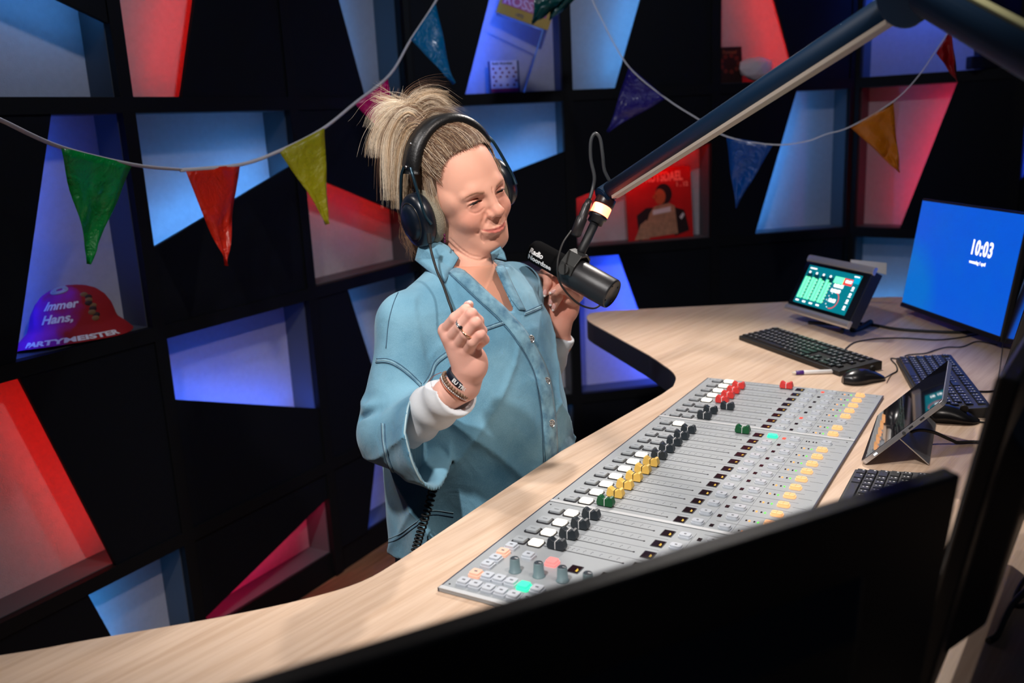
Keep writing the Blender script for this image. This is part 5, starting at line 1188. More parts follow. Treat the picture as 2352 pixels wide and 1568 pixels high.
def vcut(P):
    dx, dy = P[..., 0]-BC.x, P[..., 1]-BC.y; v = dx*TD.x+dy*TD.y; return np.maximum(infront(P, vl), .03-v)
sh.put(vcut, (-.2, 1.45, 1.20), (.15, 1.95, 1.42), .003, 'sub')
sh.cap(B(0, .012, 1.31), HM @ Vector(Hd(0, -.02, -.10)), .056, .056, k=.0, mode='sub')
V, F5 = sh.mesh(); V = smooth(V, F5, 2)
def denim(name, base, dark, ns=6):
    m = bpy.data.materials.new(name); m.use_nodes = True; nt = m.node_tree; N = nt.nodes; L = nt.links; p = N['Principled BSDF']; p.inputs['Roughness'].default_value = .85; p.inputs['Specular IOR Level'].default_value = .2; p.inputs['Sheen Weight'].default_value = .2
    tc = N.new('ShaderNodeTexCoord'); n1 = N.new('ShaderNodeTexNoise'); n1.inputs['Scale'].default_value = ns; n1.inputs['Detail'].default_value = 4; n1.inputs['Roughness'].default_value = .5; L.new(tc.outputs['Object'], n1.inputs[0])
    mp = N.new('ShaderNodeMapping'); mp.inputs['Scale'].default_value = (2200, 2200, 420); mp.inputs['Rotation'].default_value = (.2, .5, .6); L.new(tc.outputs['Object'], mp.inputs[0]); n2 = N.new('ShaderNodeTexNoise'); n2.inputs['Scale'].default_value = 1; n2.inputs['Detail'].default_value = 2; L.new(mp.outputs[0], n2.inputs[0])
    a = N.new('ShaderNodeMath'); a.operation = 'MULTIPLY_ADD'; a.inputs[1].default_value = .45; L.new(n2.outputs[0], a.inputs[0]); L.new(n1.outputs[0], a.inputs[2])
    r = N.new('ShaderNodeValToRGB'); r.color_ramp.elements[0].position = .48; r.color_ramp.elements[0].color = dark; r.color_ramp.elements[1].position = .88; r.color_ramp.elements[1].color = base; L.new(a.outputs[0], r.inputs[0]); L.new(r.outputs[0], p.inputs['Base Color'])
    b = N.new('ShaderNodeBump'); b.inputs['Strength'].default_value = .35; b.inputs['Distance'].default_value = .0012; L.new(n2.outputs[0], b.inputs['Height']); b2 = N.new('ShaderNodeBump'); b2.inputs['Strength'].default_value = .5; b2.inputs['Distance'].default_value = .006
    n3 = N.new('ShaderNodeTexNoise'); n3.inputs['Scale'].default_value = 18; n3.inputs['Detail'].default_value = 3; n3.inputs['Distortion'].default_value = .8; L.new(tc.outputs['Object'], n3.inputs[0]); L.new(n3.outputs[0], b2.inputs['Height']); L.new(b.outputs[0], b2.inputs['Normal']); L.new(b2.outputs[0], p.inputs['Normal'])
    return m
DEN = denim('light_denim', srgb(134, 184, 206), srgb(62, 120, 152)); DEN2 = denim('faded_dark_denim', srgb(128, 174, 194), srgb(58, 104, 134), 42); JEAN = denim('jeans_denim', srgb(104, 150, 178), srgb(52, 96, 128))
STI = mat('dark_stitching', srgb(58, 88, 112), .8); STI2 = mat('pale_stitching', srgb(165, 195, 205), .8); COPPER = mat('copper_thread', srgb(170, 90, 60), .6)
SHIRT = npobj('shirt', V, F5, DEN, WOM); SHIRT['label'] = 'light blue denim shirt'
shB = BVHTree.FromPolygons([Vector(v) for v in V], [tuple(q) for q in F5])
def hit(x, y, off=.001, deflt=None, tree=None):
    v = Vector(ray((x, y))).normalized(); r_ = (tree or shB).ray_cast(Vector(CAMP), v, 4)
    if r_[0] is None: return deflt
    nrm = r_[1] if r_[1].dot(v) < 0 else -r_[1]
    return r_[0]+nrm*off
def seam(name, pts, r_=.00065, mt=None, off=.0008, n=8, flat=1, par=None):
    q = spl([Vector((x, y, 0)) for x, y in pts], n); P = []
    for p in q:
        h_ = hit(p.x, p.y, off)
        if h_ is not None and (not P or (h_-P[-1]).length < .06): P.append(h_)
    if len(P) > 2:
        m = MB(); m.tube(P, r_, 6); return obj(name, m, mt or STI, par or SHIRT, world=True)
def band(name, La, Lb, off=.0030, n=6, mt=None, th=.0022, par=None, tree=None):
    """fabric band between two pixel polylines laid on the shirt"""
    A_, B_ = [spl([Vector((x, y, 0)) for x, y in L], n) for L in (La, Lb)]; P = []; last = None
    for a, b in zip(A_, B_):
        row = []
        for s in (0, .2, .5, .8, 1):
            q = a.lerp(b, s); h_ = hit(q.x, q.y, off*(.55 if s in (0, 1) else 1), tree=tree); row.append(h_)
        if any(r is None for r in row): 
            if last is None: continue
            row = [r if r is not None else l for r, l in zip(row, last)]
        P.append(row); last = row
    if len(P) < 2: return None
    m = MB(); m.grid(P); o = obj(name, m, mt or DEN2, par or SHIRT, world=True); s_ = o.modifiers.new('t', 'SOLIDIFY'); s_.thickness = th; s_.offset = 0; return o
band('placket', [(1026, 620), (1064, 656), (1102, 692), (1146, 732), (1186, 780), (1226, 852), (1242, 930), (1248, 1000), (1252, 1068)], [(1047, 605), (1086, 641), (1125, 677), (1166, 714), (1214, 770), (1256, 850), (1272, 930), (1278, 990), (1280, 1050)], mt=DEN2)
band('placket_facing', [(1134, 598), (1147, 634), (1166, 676), (1190, 712)], [(1152, 598), (1166, 632), (1184, 670), (1206, 714)], mt=DEN2)
seam('stitch_line', [(1024, 622), (1062, 658), (1100, 694), (1143, 734), (1183, 781), (1223, 852), (1239, 930), (1245, 1000), (1248, 1070)], off=.0018)
seam('stitch_line', [(1042, 609), (1081, 645), (1120, 681), (1160, 718)], off=.0040)
seam('stitch_line', [(1150, 600), (1163, 632), (1181, 670), (1203, 714)])
for pts_, nx, ny in (([(1109, 753), (1135, 744), (1161, 735)], 1, 8), ([(1203, 717), (1222, 709), (1243, 700)], 1, 8), ([(972, 882), (986, 858), (1000, 828), (1036, 800)], 5, 8),
                    ([(866, 824), (892, 824), (918, 836), (945, 858), (968, 882)], -2, 9), ([(877, 972), (879, 1010), (886, 1048), (899, 1085)], 8, 1)):
    q_ = [(x+nx, y+ny) for x, y in pts_]; band('seam_band', pts_, q_, off=.0012, mt=DEN2, th=.0012)
    seam('stitch_line', pts_, off=.0016); seam('stitch_line', q_, off=.0016)
    seam('stitch_line', [((a+c)/2, (b+d)/2) for (a, b), (c, d) in zip(pts_, q_)], off=.0022, mt=STI2, r_=.0005)
seam('stitch_line', [(952, 626), (915, 672), (895, 730), (887, 800)], mt=STI)
seam('stitch_line', [(878, 1252), (915, 1236), (955, 1208), (990, 1182), (1042, 1186)], mt=STI)
seam('stitch_line', [(878, 1243), (915, 1227), (955, 1199), (990, 1173), (1042, 1177)], mt=STI2)
# cuff rim
def rim():
    P = []; ref = CN.orthogonal().normalized(); o2 = CN.cross(ref); rr = np.linspace(.04, .15, 90)
    for k in range(44):
        a = 2*PI*k/44; d = ref*math.cos(a)+o2*math.sin(a); c = CO_-CN*.001
        q = np.array([list(c+d*float(r)) for r in rr], dtype=np.float32)[None]
        dv = sleeve_d(q)[0][0]; tor = shirt(q)[0]
        i_ = int(np.argmax(dv > 0)); P.append(c+d*float(rr[i_]-.0025) if tor[i_] > .004 else None)
    runs, cur = [], []
    for p in P+P[:22]:
        if p is None:
            if len(cur) > 3: runs.append(cur)
            cur = []
        else: cur.append(p)
    if len(cur) > 3: runs.append(cur)
    m = MB()
    for r in runs[:1] if runs and len(runs[0]) > 40 else runs[-1:] if runs else []: m.tube(r, .0019, 6)
    if m.v: obj('cuff_rim', m, STI2, SHIRT, world=True)
rim()
# buttons
for (x_, y_) in ((1216, 779), (1252, 876), (1264, 972)):
    p = hit(x_, y_, .004); d_ = (hit(x_, y_, .02)-p).normalized(); d_ = (TD*.6+cdir(p)*.5+d_*.4).normalized(); X = frame(p, d_.orthogonal(), d_.cross(d_.orthogonal())); X = X if X.to_3x3().col[2].dot(cdir(p)) > 0 else X @ Matrix.Rotation(PI, 4, 'X')
    m = MB(); m.lathe([(0, -.003), (.0068, -.002), (.0080, .0005), (.0072, .0018), (.0062, .0012), (0, .0012)], 24, 0, X)
    for k in range(4): a = 2*PI*k/4; m.ell((.0030*math.cos(a), .0030*math.sin(a), .0014), (.0016, .0016, .0008), 0, X, 5, 6)
    pc_ = p-Vector(RT)*.010-TD*.001; m.ell((0, 0, 0), (.0030, .0030, .0016), 1, Matrix.Translation(pc_), 6, 8)
    o = obj('button', m, [mat('silver_button', (.75, .74, .72), .25, .9), COPPER], SHIRT, world=True, weld=False, label='silver metal button')
# collar flaps
def flap(name, poly, offs, mt=DEN2):
    """poly in pixels with per-corner stand-off from the surface under it"""
    n = len(poly); base = [hit(x, y, .0, tree=BT) or at(x, y, 1.78) for (x, y) in poly]
    pts = [b+cdir(b)*o for b, o in zip(base, offs)]; c = sum(pts, Vector())/n; m = MB(); ring = []
    K = 6; e = []
    for i in range(n):
        for k in range(K): e.append(pts[i].lerp(pts[(i+1) % n], k/K))
    rows = [[c.lerp(q, s) for q in e] for s in (0.02, .33, .66, 1)]
    m.grid(rows, closed=True); o = obj(name, m, mt, SHIRT, world=True); s_ = o.modifiers.new('t', 'SOLIDIFY'); s_.thickness = .0028; s_.offset = 0; return o, e
ALLV = np.concatenate([V]+oV[:1]); ALLF = [tuple(q) for q in F5]+[tuple(q+len(V)) for q in oF[0]]
BT = BVHTree.FromPolygons([Vector(v) for v in ALLV], ALLF)
o, e = flap('collar', [(963, 560), (954, 597), (985, 622), (1022, 648), (1038, 618), (1053, 592), (1030, 566), (1000, 550)], [.012, .008, .008, .007, .008, .010, .010, .012], mt=DEN)
m = MB(); m.tube(e+[e[0]], .0012, 6); obj('collar_stitching', m, STI, SHIRT, world=True)
o, e = flap('collar', [(1127, 580), (1149, 566), (1158, 580), (1163, 597), (1140, 592), (1131, 598)], [.006, .010, .010, .008, .006, .005], mt=DEN)
m = MB(); m.tube(e+[e[0]], .0011, 6); obj('collar_stitching', m, STI, SHIRT, world=True)

# ---- white long sleeves under the shirt
us = Field((-.36, 1.34, .92), (-.02, 1.70, 1.22), .0026)
cw = at(1046, 897, 1.455); cdn = (cw-ER).normalized()
def tubef(a, b, ra, rb, seed, cut, cutn):
    a, b = A3(a), A3(b); ba = b-a
    def fn(P):
        pa = P-a; t = np.clip(pa@ba/float(ba@ba), 0, 1.15); d = np.linalg.norm(pa-t[..., None]*ba, axis=-1)-(ra+(rb-ra)*t)
        s_ = pa@(ba/np.linalg.norm(ba)).astype(np.float32); d = d+.0022*np.sin(s_*75+14*noise3(P, 9, seed)*.25+pa[..., 2]*40)+.002*noise3(P, 38, seed); return np.maximum(d, (P-A3(cut))@np.array(cutn, dtype=np.float32))
    return fn
us.put(tubef(ER.lerp(cw, .16)+Vector((0, 0, -.004)), cw+cdn*.02-Vector((0, 0, .002)), .044, .0375, 3, cw, cdn), (-.36, 1.36, .93), (-.02, 1.68, 1.20), .0)
us.put(lambda P: np.maximum(np.linalg.norm((P-A3(cw))-((P-A3(cw))@A3(cdn))[..., None]*A3(cdn), axis=-1)-.0322, -((P-A3(cw-cdn*.03))@A3(cdn))), (-.2, 1.36, 1.0), (0, 1.6, 1.20), .0, 'sub')
V, Fu = us.mesh(); V = smooth(V, Fu, 2); WHITEF = mat('white_jersey', srgb(222, 226, 230), .85, bump=.5, bscale=34, sheen=.2)
VL = [V]; FL = [Fu]
us = Field((-.06, 1.84, .98), (.22, 2.16, 1.42), .0026); cl = at(1285, 766, 1.97); lower = EL_+Vector((.01, 0, .0)); dl = (cl-lower).normalized(); dl = (dl+Vector((.10, 0, 0))).normalized()
us.put(tubef(lower, cl+dl*.02, .040, .0335, 8, cl, dl), (-.05, 1.85, .99), (.22, 2.15, 1.40), .0)
us.put(lambda P: np.maximum(np.linalg.norm((P-A3(cl))-((P-A3(cl))@A3(dl))[..., None]*A3(dl), axis=-1)-.0298, -((P-A3(cl-dl*.03))@A3(dl))), (0, 1.85, 1.2), (.22, 2.13, 1.40), .0, 'sub')
V2, Fu2 = us.mesh(); V2 = smooth(V2, Fu2, 2)
npobj('undershirt_sleeve', V, Fu, WHITEF, WOM)['label'] = 'white undershirt sleeve'
npobj('undershirt_sleeve', V2, Fu2, WHITEF, WOM)['label'] = 'white undershirt sleeve'

# ---- jeans and shoes
jn = Field((-.36, 1.52, .03), (.16, 2.06, .90), .008)
def hips(P): return np.maximum(torso(STAB, P, -.012)[0], np.maximum(.74-P[..., 2], P[..., 2]-.89))
jn.put(hips, (-.34, 1.56, .7), (.15, 2.04, .9), 0)
for s in (-1, 1):
    jn.cap(B(s*.090, 0, .78), B(s*.098, .02, .46), .105, .070, k=.04); jn.cap(B(s*.098, .02, .46), B(s*.100, -.01, .08), .068, .052, k=.02)
jn.put(lambda P: .06-P[..., 2], (-.4, 1.5, 0), (.2, 2.1, .07), .0, 'add') if False else None
V, Fj = jn.mesh(); V = smooth(V, Fj, 2); J = npobj('jeans', V, Fj, JEAN, WOM); J['label'] = 'blue denim jeans'
for s in (-1, 1):
    m = MB(); X = Matrix(((TD.x, LD.x, 0, B(s*.10, .03, 0).x), (TD.y, LD.y, 0, B(s*.10, .03, 0).y), (0, 0, 1, 0), (0, 0, 0, 1)))
    m.grid([[(-.10+.25*t, w_*(.042*(1-abs(2*t-1.05)**3*.6)), (.06-.035*t)*q+.001) for w_, q in ((-1, 0), (-1, .5), (-.6, 1), (0, 1.15), (.6, 1), (1, .5), (1, 0))] for t in [i/10 for i in range(11)]], X=X)
    m.prism([(-.10, -.03), (.08, -.040), (.15, -.02), (.15, .02), (.08, .040), (-.10, .03)], 0, .014, X=X); obj('shoe', m, mat('white_sneaker', srgb(210, 208, 205), .6), WOM, world=True, weld=False)

# ---- rings and bracelets
def ringo(name, c, axis, R_, r_, mt, lab, fl=1.0, beads=0, mats2=None, bd_r=None):
    axis = axis.normalized(); u = axis.orthogonal().normalized(); v_ = axis.cross(u); m = MB()
    if beads:
        for k in range(beads): a = 2*PI*k/beads; m.ell((0, 0, 0), (bd_r,)*3, k % (2 if mats2 else 1), Matrix.Translation(c+u*math.cos(a)*R_+v_*math.sin(a)*R_*fl), 6, 8)
    else: m.tube([c+u*math.cos(2*PI*k/32)*R_+v_*math.sin(2*PI*k/32)*R_*fl for k in range(33)], r_, 8)
    return obj(name, m, [mt]+(mats2 or []), WOM, world=True, label=lab, weld=False)
fd = (RH(640, 318, 1.402)-M['m']).normalized(); c = M['m'].lerp(RH(640, 318, 1.402), .47)
fd = (RH(640, 318, 1.402)-RH(520, 470, 1.412)).normalized(); RC = RH(540, 444, 1.4103)
ringo('ring', RC, fd, .0112, .0013, CHROME, 'silver ring with a black stone'); ringo('ring', RC-fd*.0028, fd, .0112, .0009, CHROME, 'thin silver ring')
m = MB(); p = RC+(cdir(RC)-fd*cdir(RC).dot(fd)).normalized()*.0118; m.ell((0, 0, 0), (.0034, .0034, .0030), 0, Matrix.Translation(p)); obj('ring_stone', m, mat('black_stone', (.004, .004, .005), .05), WOM, world=True)
fd2 = (RH(690, 425, 1.396)-M['r']).normalized(); fd2 = (RH(690, 425, 1.396)-RH(580, 560, 1.403)).normalized(); ringo('ring', RH(596, 540, 1.4020), fd2, .0110, .0015, mat('rose_gold', (.85, .55, .35), .2, 1), 'gold ring')
wax = (RH(560, 1130, 1.448)-W0).normalized()
wb = RH(520, 1130, 1.452)
wax2 = Vector(RT*.62+UP*.72-FW*.25).normalized()
def wband(cc, R_, wd, mt, nm, lab):
    u = wax2.orthogonal().normalized(); v_ = wax2.cross(u); m = MB(); m.grid([[cc+wax2*s+(u*math.cos(2*PI*k/40)+v_*math.sin(2*PI*k/40))*(R_+(.0008 if abs(s) < wd*.45 else 0)) for k in range(40)] for s in (-wd/2, -wd*.4, wd*.4, wd/2)], closed=True); o = obj(nm, m, mt, WOM, world=True, label=lab); s_ = o.modifiers.new('t', 'SOLIDIFY'); s_.thickness = .0015; return o
WB = RH(530, 1110, 1.450)
wband(WB, .0285, .0115, mat('navy_wristband', (.006, .010, .022), .45), 'wristband', 'dark navy wristband with white print')
WDM = mat('brown_wood_bead', srgb(128, 100, 78), .6)
ringo('bracelet', WB-wax2*.0115, wax2, .0300, 0, WDM, 'brown wooden bead bracelet', beads=34, bd_r=.0031)
ringo('bracelet', WB-wax2*.0165, wax2, .0300, 0, mat('silver_bead', (.75, .72, .70), .3, .8), 'silver bead bracelet', beads=52, bd_r=.0018)
ringo('bracelet', WB-wax2*.0205, wax2, .0300, .0009, COPPER, 'thin copper cord bracelet')
# white print on the wristband
pc = hit(0, 0) if False else None
u = (cdir(WB)-wax2*cdir(WB).dot(wax2)).normalized(); v_ = wax2.cross(u)
ph = math.atan2((Vector(RT).dot(v_)), Vector(RT).dot(u))
def bandwarp(a0, sg): return lambda v: WB+wax2*(v.y-.0035)+(u*math.cos(a0+sg*v.x/.0295)+v_*math.sin(a0+sg*v.x/.0295))*(.0300+v.z)
sg = 1 if (v_.dot(Vector(RT*.7-UP*.7)) > 0) else -1
m = MB(); text_mb('EU TRO', .0090, Matrix(), m, 0, .0002, bold=.0003, warp=bandwarp(-sg*.42, sg)); obj('wristband_print', m, WHITEP, WOM, world=True, weld=False, label='white print on the wristband')
m = MB(); m.tube(spl([at(974, 892, 1.56), at(985, 875, 1.53), at(998, 862, 1.50), at(1014, 855, 1.47)], 6), .0006, 5); obj('bracelet_thread', m, COPPER, WOM, world=True)
# earring
m = MB(); e0 = at(1021, 540, 1.735)
for k in range(3): m.ell((0, 0, 0), (.0022, .0022, .003), 0, Matrix.Translation(e0-Vector((0, 0, .006*k))), 6, 8)
obj('earring', m, mat('garnet_bead', srgb(90, 25, 60), .2), WOM, world=True, weld=False)

# ---- hair
HC = [mat('blond_hair', srgb(216, 186, 150), .5, spec=.4), mat('light_blond_hair', srgb(246, 230, 206), .5, spec=.4), mat('dark_blond_hair', srgb(126, 96, 74), .55, spec=.35), mat('brown_hair_root', srgb(82, 60, 47), .6, spec=.3)]
hf = Field((-.10, -.11, -.12), (.10, .16, .19), .0030)
def cap_h(P):
    x_, f_, z_ = P[..., 0], -P[..., 1], P[..., 2]; q = np.stack([x_/.0790, (f_+.008)/.1010, (z_-.040)/.0880], -1); d = (np.linalg.norm(q, axis=-1)-1)*.079
    # hair line: in front of this surface there is no hair
    fl = .043+.014*np.cos(x_*38)-.06*np.clip(.075-z_, 0, 1)-.7*np.clip(.012-z_, 0, .05)
    fl = np.where(np.abs(x_) > .045, fl-.0, fl)
    return np.maximum(np.maximum(d, f_-fl), -.085-z_-.25*f_)
hf.put(cap_h, (-.09, -.10, -.11), (.09, .12, .14), 0)
BUN = Vector(Hd(-.010, -.088, .135))
hf.ell(BUN, (.030, .034, .026), k=.02); hf.cap(Hd(-.005, -.065, .10), BUN, .034, .030, k=.02)
V, Fh = hf.mesh(); V = smooth(V, Fh, 2)
HAIR = npobj('hair', V@HR.T+HT, Fh, mat('hair_mass', srgb(96, 72, 54), .7, vary=.3, vscale=30), WOM); HAIR['label'] = 'messy blond bun'
def strands(name, S, mats, par=HAIR):
    inv = np.array(wm(par).inverted()); VV, FF, MI, o_ = [], [], [], 0
    ang = np.array([0, 2*PI/3, 4*PI/3])
    for pts, r_, mi in S:
        P = np.array([list(p) for p in pts]); n = len(P); T = np.gradient(P, axis=0); T /= np.linalg.norm(T, axis=1)[:, None]+1e-9
        a = np.array([.3, .5, .8]) if abs(T[0] @ np.array([.3, .5, .8])) < .9 else np.array([1., 0, 0]); U = np.cross(T, a); U /= np.linalg.norm(U, axis=1)[:, None]+1e-9; W = np.cross(T, U)
        rr = r_*(1-.75*(np.arange(n)/(n-1))**2); V = P[:, None]+rr[:, None, None]*(U[:, None]*np.cos(ang)[:, None]+W[:, None]*np.sin(ang)[:, None])
        VV.append(V.reshape(-1, 3)); k = np.arange(n-1)[:, None]*3; q = np.arange(3)[None]; q2 = (q+1) % 3
        FF.append(np.stack([k+q, k+q2, k+3+q2, k+3+q], -1).reshape(-1, 4)+o_); MI.append(np.full(3*(n-1), mi)); o_ += 3*n
    o = npobj(name, np.concatenate(VV), np.concatenate(FF), mats, par, mi=np.concatenate(MI)); o['kind'] = 'stuff'; return o
R = random.Random(11)
def ells(p, k=1.0):       # push a head-frame point out to the hair ellipsoid
    q = Vector((p.x/.0790, (p.y-.008)/.1010, (p.z-.040)/.0880)); l = q.length
    return Vector((p.x/l*k, (p.y-.008)/l*k+.008, (p.z-.040)/l*k+.040))
S = []
def hairline(x_, z_): return .058+.014*math.cos(x_*38)-.06*max(0, .075-z_)-.7*min(.05, max(0, .012-z_))
def root(x_):
    z_ = .127
    while z_ > -.06:
        k = 1-(x_/.0790)**2-((z_-.040)/.0880)**2
        if k > 0:
            f_ = .1010*math.sqrt(k)-.008
            if f_ >= hairline(x_, z_): return f_, z_
        z_ -= .001
    return None
for i in range(6500):     # swept back from the hair line over the skull into the bun
    s = R.uniform(-1, 1); xx = .0775*math.sin(s*1.45); rt = root(xx)
    if rt is None: continue
    back = (R.random()**1.8)*.08 if i % 3 else R.gauss(.002, .0035)
    a = ells(Vector((xx, -(rt[0]-back), rt[1]+R.uniform(-.002, .003)+back*.35)), 1.0 if i % 3 else .985)
    tgt = BUN+Vector((R.gauss(0, .012), R.gauss(0, .012), R.gauss(-.012, .010))); n = 10; P = []; lift = R.uniform(1.01, 1.085); wv = R.uniform(-.007, .007); ph = R.uniform(0, 6)
    for k in range(n):
        t = k/(n-1); q = a.lerp(tgt, t); e_ = ells(q, 1.0+(lift-1)*math.sin(PI*min(1, t*1.2+.05)))
        if t < .78 and (q-Vector((0, .008, .04))).length < (e_-Vector((0, .008, .04))).length: q = e_
        P.append(HM @ (q+Vector((wv*math.sin(5*t+ph), 0, wv*math.cos(4*t+ph)*.6))*t))
    dark = R.random()
    S.append((P, R.uniform(.00012, .00026), 3 if dark < .42 else 2 if dark < .80 else 0 if dark < .93 else 1))
for i in range(420):       # loose wisps at the temple
    s = R.choice((-1, -1, 1)); a = ells(Vector((s*.074, -(.010+R.uniform(-.01, .02)), .02+R.uniform(-.03, .04))), 1.02); P = [a, a+Vector((s*.004, -.006, -.012)), a+Vector((s*.006, -.008+R.uniform(-.006, .006), -.030)), a+Vector((s*.004, -.004+R.uniform(-.01, .01), -.05-R.uniform(0, .02)))]
    S.append(([HM @ q for q in P], .00010, R.choice((0, 2, 1))))
strands('swept_hair', S, HC)
S = []
BW = HM @ BUN; RTV, UPV, FWV = Vector(RT), Vector(UP), Vector(FW)
for i in range(2600):     # bun: loops lying over one another
    c = BW+RTV*R.gauss(-.002, .011)+UPV*R.gauss(.002, .009)+FWV*R.gauss(0, .010); ax1 = (FWV*.9+Vector((R.gauss(0, .55), R.gauss(0, .55), R.gauss(0, .55)))).normalized(); u = ax1.orthogonal().normalized(); v_ = ax1.cross(u); r0 = R.uniform(.014, .034); a0 = R.uniform(0, 6); sp_ = R.uniform(1.8, 4.0); P = []
    for k in range(10): a = a0+sp_*k/9; rr = r0*(1+.10*math.sin(3*a)); P.append(c+u*rr*math.cos(a)*1.2+v_*rr*math.sin(a)*.8+ax1*.005*math.sin(2*a))
    S.append((P, R.uniform(.00014, .00028), R.choice((0, 0, 1, 2, 2, 3))))
def lock(px, n, w0, w1, d0, d1, mis=(0, 1, 1, 2), r_=(.00014, .00028), curl=.004):
    n = int(n*2.3); hl = [R.choice(mis) for _ in range(9)]
    """a lock of near-parallel hairs along a pixel guide curve, fanning out towards its end"""
    m_ = len(px); G_ = [at(x, y, d0+(d1-d0)*k/(m_-1)) for k, (x, y) in enumerate(px)]
    for i in range(n):
        a, b = R.gauss(0, 1), R.gauss(0, 1); l_ = min(1.12, max(.45, R.gauss(.90, .16))); ph = R.uniform(0, 6); P = []
        g_ = spl(G_, 4); nn = max(4, int(len(g_)*min(1, l_)))
        for k in range(nn):
            t = k/(len(g_)-1); w_ = w0+(w1-w0)*t; tt = (g_[min(k+1, len(g_)-1)]-g_[max(k-1, 0)]).normalized(); sd = tt.cross(FWV).normalized()
            P.append(g_[k]+sd*(a*w_+curl*t*t*(math.sin(4*t+ph)+.8*a*abs(a)*.4))+FWV*b*w_)
        S.append((P, R.uniform(*r_), hl[int((a+3)*1.49) % 9] if R.random() < .75 else R.choice(mis)))
lock([(985, 300), (940, 262), (905, 300), (893, 360), (897, 460)], 330, .007, .008, 1.84, 1.80)
lock([(980, 295), (925, 258), (885, 290), (868, 325), (866, 362)], 240, .007, .009, 1.85, 1.82, (0, 1, 1, 2))
lock([(990, 310), (950, 300), (925, 345), (917, 410), (914, 480)], 300, .007, .007, 1.83, 1.80, (0, 2, 2, 1))
lock([(975, 285), (915, 245), (872, 262), (857, 300)], 140, .006, .009, 1.86, 1.84, (1, 1, 0))
lock([(950, 270), (915, 240), (880, 228), (852, 222)], 46, .003, .006, 1.86, 1.86, (1, 1, 0))
lock([(950, 290), (965, 245), (1000, 232), (1040, 262)], 260, .008, .010, 1.86, 1.85, (0, 2, 1))
lock([(940, 285), (945, 235), (985, 215), (1030, 222)], 90, .007, .012, 1.87, 1.87, (0, 1, 2))
lock([(960, 290), (990, 262), (1025, 262), (1062, 285)], 120, .007, .008, 1.84, 1.83, (0, 2, 1))
lock([(960, 280), (925, 232), (930, 212)], 60, .008, .014, 1.87, 1.88, (0, 1, 2))
lock([(935, 330), (925, 410), (935, 470), (945, 520)], 240, .008, .008, 1.86, 1.83, (2, 2, 0))
for i in range(90):      # fly-aways
    a0 = R.uniform(.2, 3.4); a = BW+RTV*R.gauss(0, .012)+UPV*R.gauss(.006, .008); d_ = RTV*math.cos(a0)+UPV*math.sin(a0)+FWV*R.gauss(0, .3); L_ = R.uniform(.035, .070); sd_ = RTV*math.sin(a0)-UPV*math.cos(a0)
    S.append((spl([a, a+d_*L_*.6, a+d_*L_+sd_*R.uniform(-.02, .025)-UPV*.006], 3), .00015, R.choice((0, 1, 2))))
for i in range(90):       # dark ends at the nape below the ear cup
    a = at(935+R.gauss(0, 8), 500+R.gauss(0, 12), 1.84); S.append((spl([a, at(938+R.gauss(0, 9), 545, 1.84), at(952+R.gauss(0, 12), 585+R.gauss(0, 10), 1.83)], 3), .0004, 2))
strands('bun_hair', S, HC)

# ---- headphones
PX = HM.copy(); HP_ = thing('headphones', 'black studio headphones with grey velour pads worn by the woman', 'headphones', M=PX)
LEA = mat('black_leatherette', (.006, .006, .0065), .4, bump=.25, bscale=260); CUP = mat('navy_black_cup', (.004, .008, .016), .32); VEL = mat('grey_velour', srgb(142, 134, 116), .95, bump=1, bscale=500, vary=.2, vscale=180)
BZ, BF = .040, -.012
def arcp(a, R_, fo=0): return Vector((R_*math.sin(a), -BF+fo, BZ+R_*1.06*math.cos(a)))
m = MB(); P = []
for i in range(33):
    a = -1.30+2.60*i/32; th_ = .0065 if abs(a) < 1.18 else .005; P.append([arcp(a, .0965+ro, fo) for ro, fo in ((-th_*1.9, -.018), (-th_*.5, -.0235), (th_, -.019), (th_*1.3, 0), (th_, .019), (-th_*.5, .0235), (-th_*1.9, .018), (-th_*2.1, 0))])
m.grid(P, closed=True); m.add(P[0], [tuple(range(8))]); m.add(P[-1], [tuple(range(7, -1, -1))]); obj('headband', m, LEA, HP_)
m = MB()
for s in (-1, 1):
    for a in (.78, 1.18): m = MB(); p = arcp(s*a, .1055, .0); m.ell(tuple(p), (.0028, .0028, .0028), 0, None, 8, 10); obj('rivet', m, CHROME, HP_, weld=False)
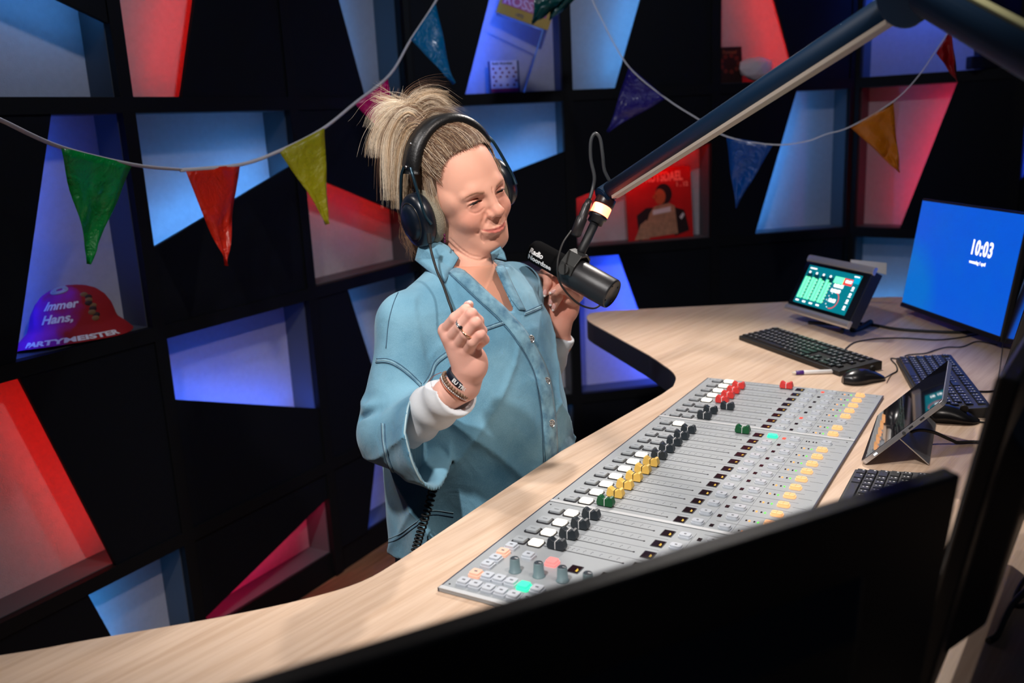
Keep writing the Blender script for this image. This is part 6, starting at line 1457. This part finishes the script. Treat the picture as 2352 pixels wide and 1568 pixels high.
for s in (-1, 1):
    tip = arcp(s*1.28, .100); cc = Vector((s*.105, .012, -.022))
    m = MB()
    for q in (-1, 1): m.tube(spl([tip+Vector((0, q*.012, .01)), tip+Vector((s*.006, q*.022, -.010)), cc+Vector((s*.006, q*.040, .022)), cc+Vector((s*.004, q*.050, -.002))], 6), .0052, 8, flat=.6)
    obj('yoke', m, mat('blue_black_metal', (.010, .035, .055), .3, .5), HP_, weld=False)
    XC = Matrix.Translation(cc) @ Matrix.Rotation(-s*.10, 4, 'Y') @ Matrix.Rotation(s*PI/2, 4, 'Y')
    E = Matrix.Diagonal((1.16, .96, 1, 1))
    m = MB(); m.lathe([(0, -.014), (.043, -.014), (.046, -.008), (.046, .004), (.042, .012), (.036, .015)], 40, 0, XC @ E); m.lathe([(.036, .015), (.031, .0165), (.029, .021), (.020, .0255), (0, .027)], 40, 0, XC @ E); m.lathe([(.0335, .0158), (.0328, .0172), (.0315, .0166)], 40, 1, XC @ E)
    obj('ear_cup', m, [CUP, mat('cup_trim', (.05, .045, .04), .3, .7)], HP_)
    m = MB(); m.lathe([(.022, -.013), (.043, -.0135), (.0475, -.020), (.0475, -.028), (.043, -.036), (.030, -.036), (.022, -.030)], 40, 0, XC @ E); obj('ear_pad', m, VEL, HP_, label='grey velour ear pad')
# cable: straight then coiled
m = MB(); c0 = at(985, 543, 1.70); P = spl([c0, at(990, 575, 1.695), at(1003, 620, 1.665), at(1018, 655, 1.64), at(1030, 690, 1.61), at(1040, 722, 1.600), at(1046, 790, 1.615), at(1040, 900, 1.630), at(1030, 985, 1.640)], 8)
m.tube(P, .0024, 8); m.tube([c0+Vector((0, 0, .006)), P[4]], .0042, 8); obj('cord', m, RUBBER, HP_, world=True, weld=False)
m = MB(); P0 = spl([at(1029, 980, 1.640), at(1027, 1030, 1.640), at(1016, 1075, 1.62), at(1000, 1105, 1.60), at(985, 1160, 1.56), at(968, 1215, 1.56), at(955, 1260, 1.56), at(940, 1310, 1.56), at(925, 1370, 1.57)], 30); P = []
n = len(P0)
for i, p in enumerate(P0):
    t_ = (P0[min(i+1, n-1)]-P0[max(i-1, 0)]).normalized(); u = t_.orthogonal().normalized() if i == 0 else (u-t_*u.dot(t_)).normalized(); v_ = t_.cross(u)
    for k in range(2 if i < n-1 else 0): a = 2*PI*(i*2+k)/11; q = p.lerp(P0[i+1], k/2); P.append(q+(u*math.cos(a)+v_*math.sin(a))*.0070)
m.tube(P, .0019, 6); obj('coiled_cord', m, RUBBER, HP_, world=True)
# ================================================================== groups of like things
GR = {'keyboard': 'black keyboards on the desk', 'computer_mouse': 'black mice on the desk', 'monitor': 'monitors standing along the desk', 'cable': 'black cables on the desk',
      'mixer_module': 'modules of the mixing console', 'bunting': 'flag strings across the shelf wall', 'shelf_wall': 'lit shelf walls'}
for o in COL.objects:
    b = o.name.split('.')[0]
    if o.parent is None and b in GR and 'category' in o: o['group'] = GR[b]
for m_ in [m for m in bpy.data.materials if m.users == 0]: bpy.data.materials.remove(m_)
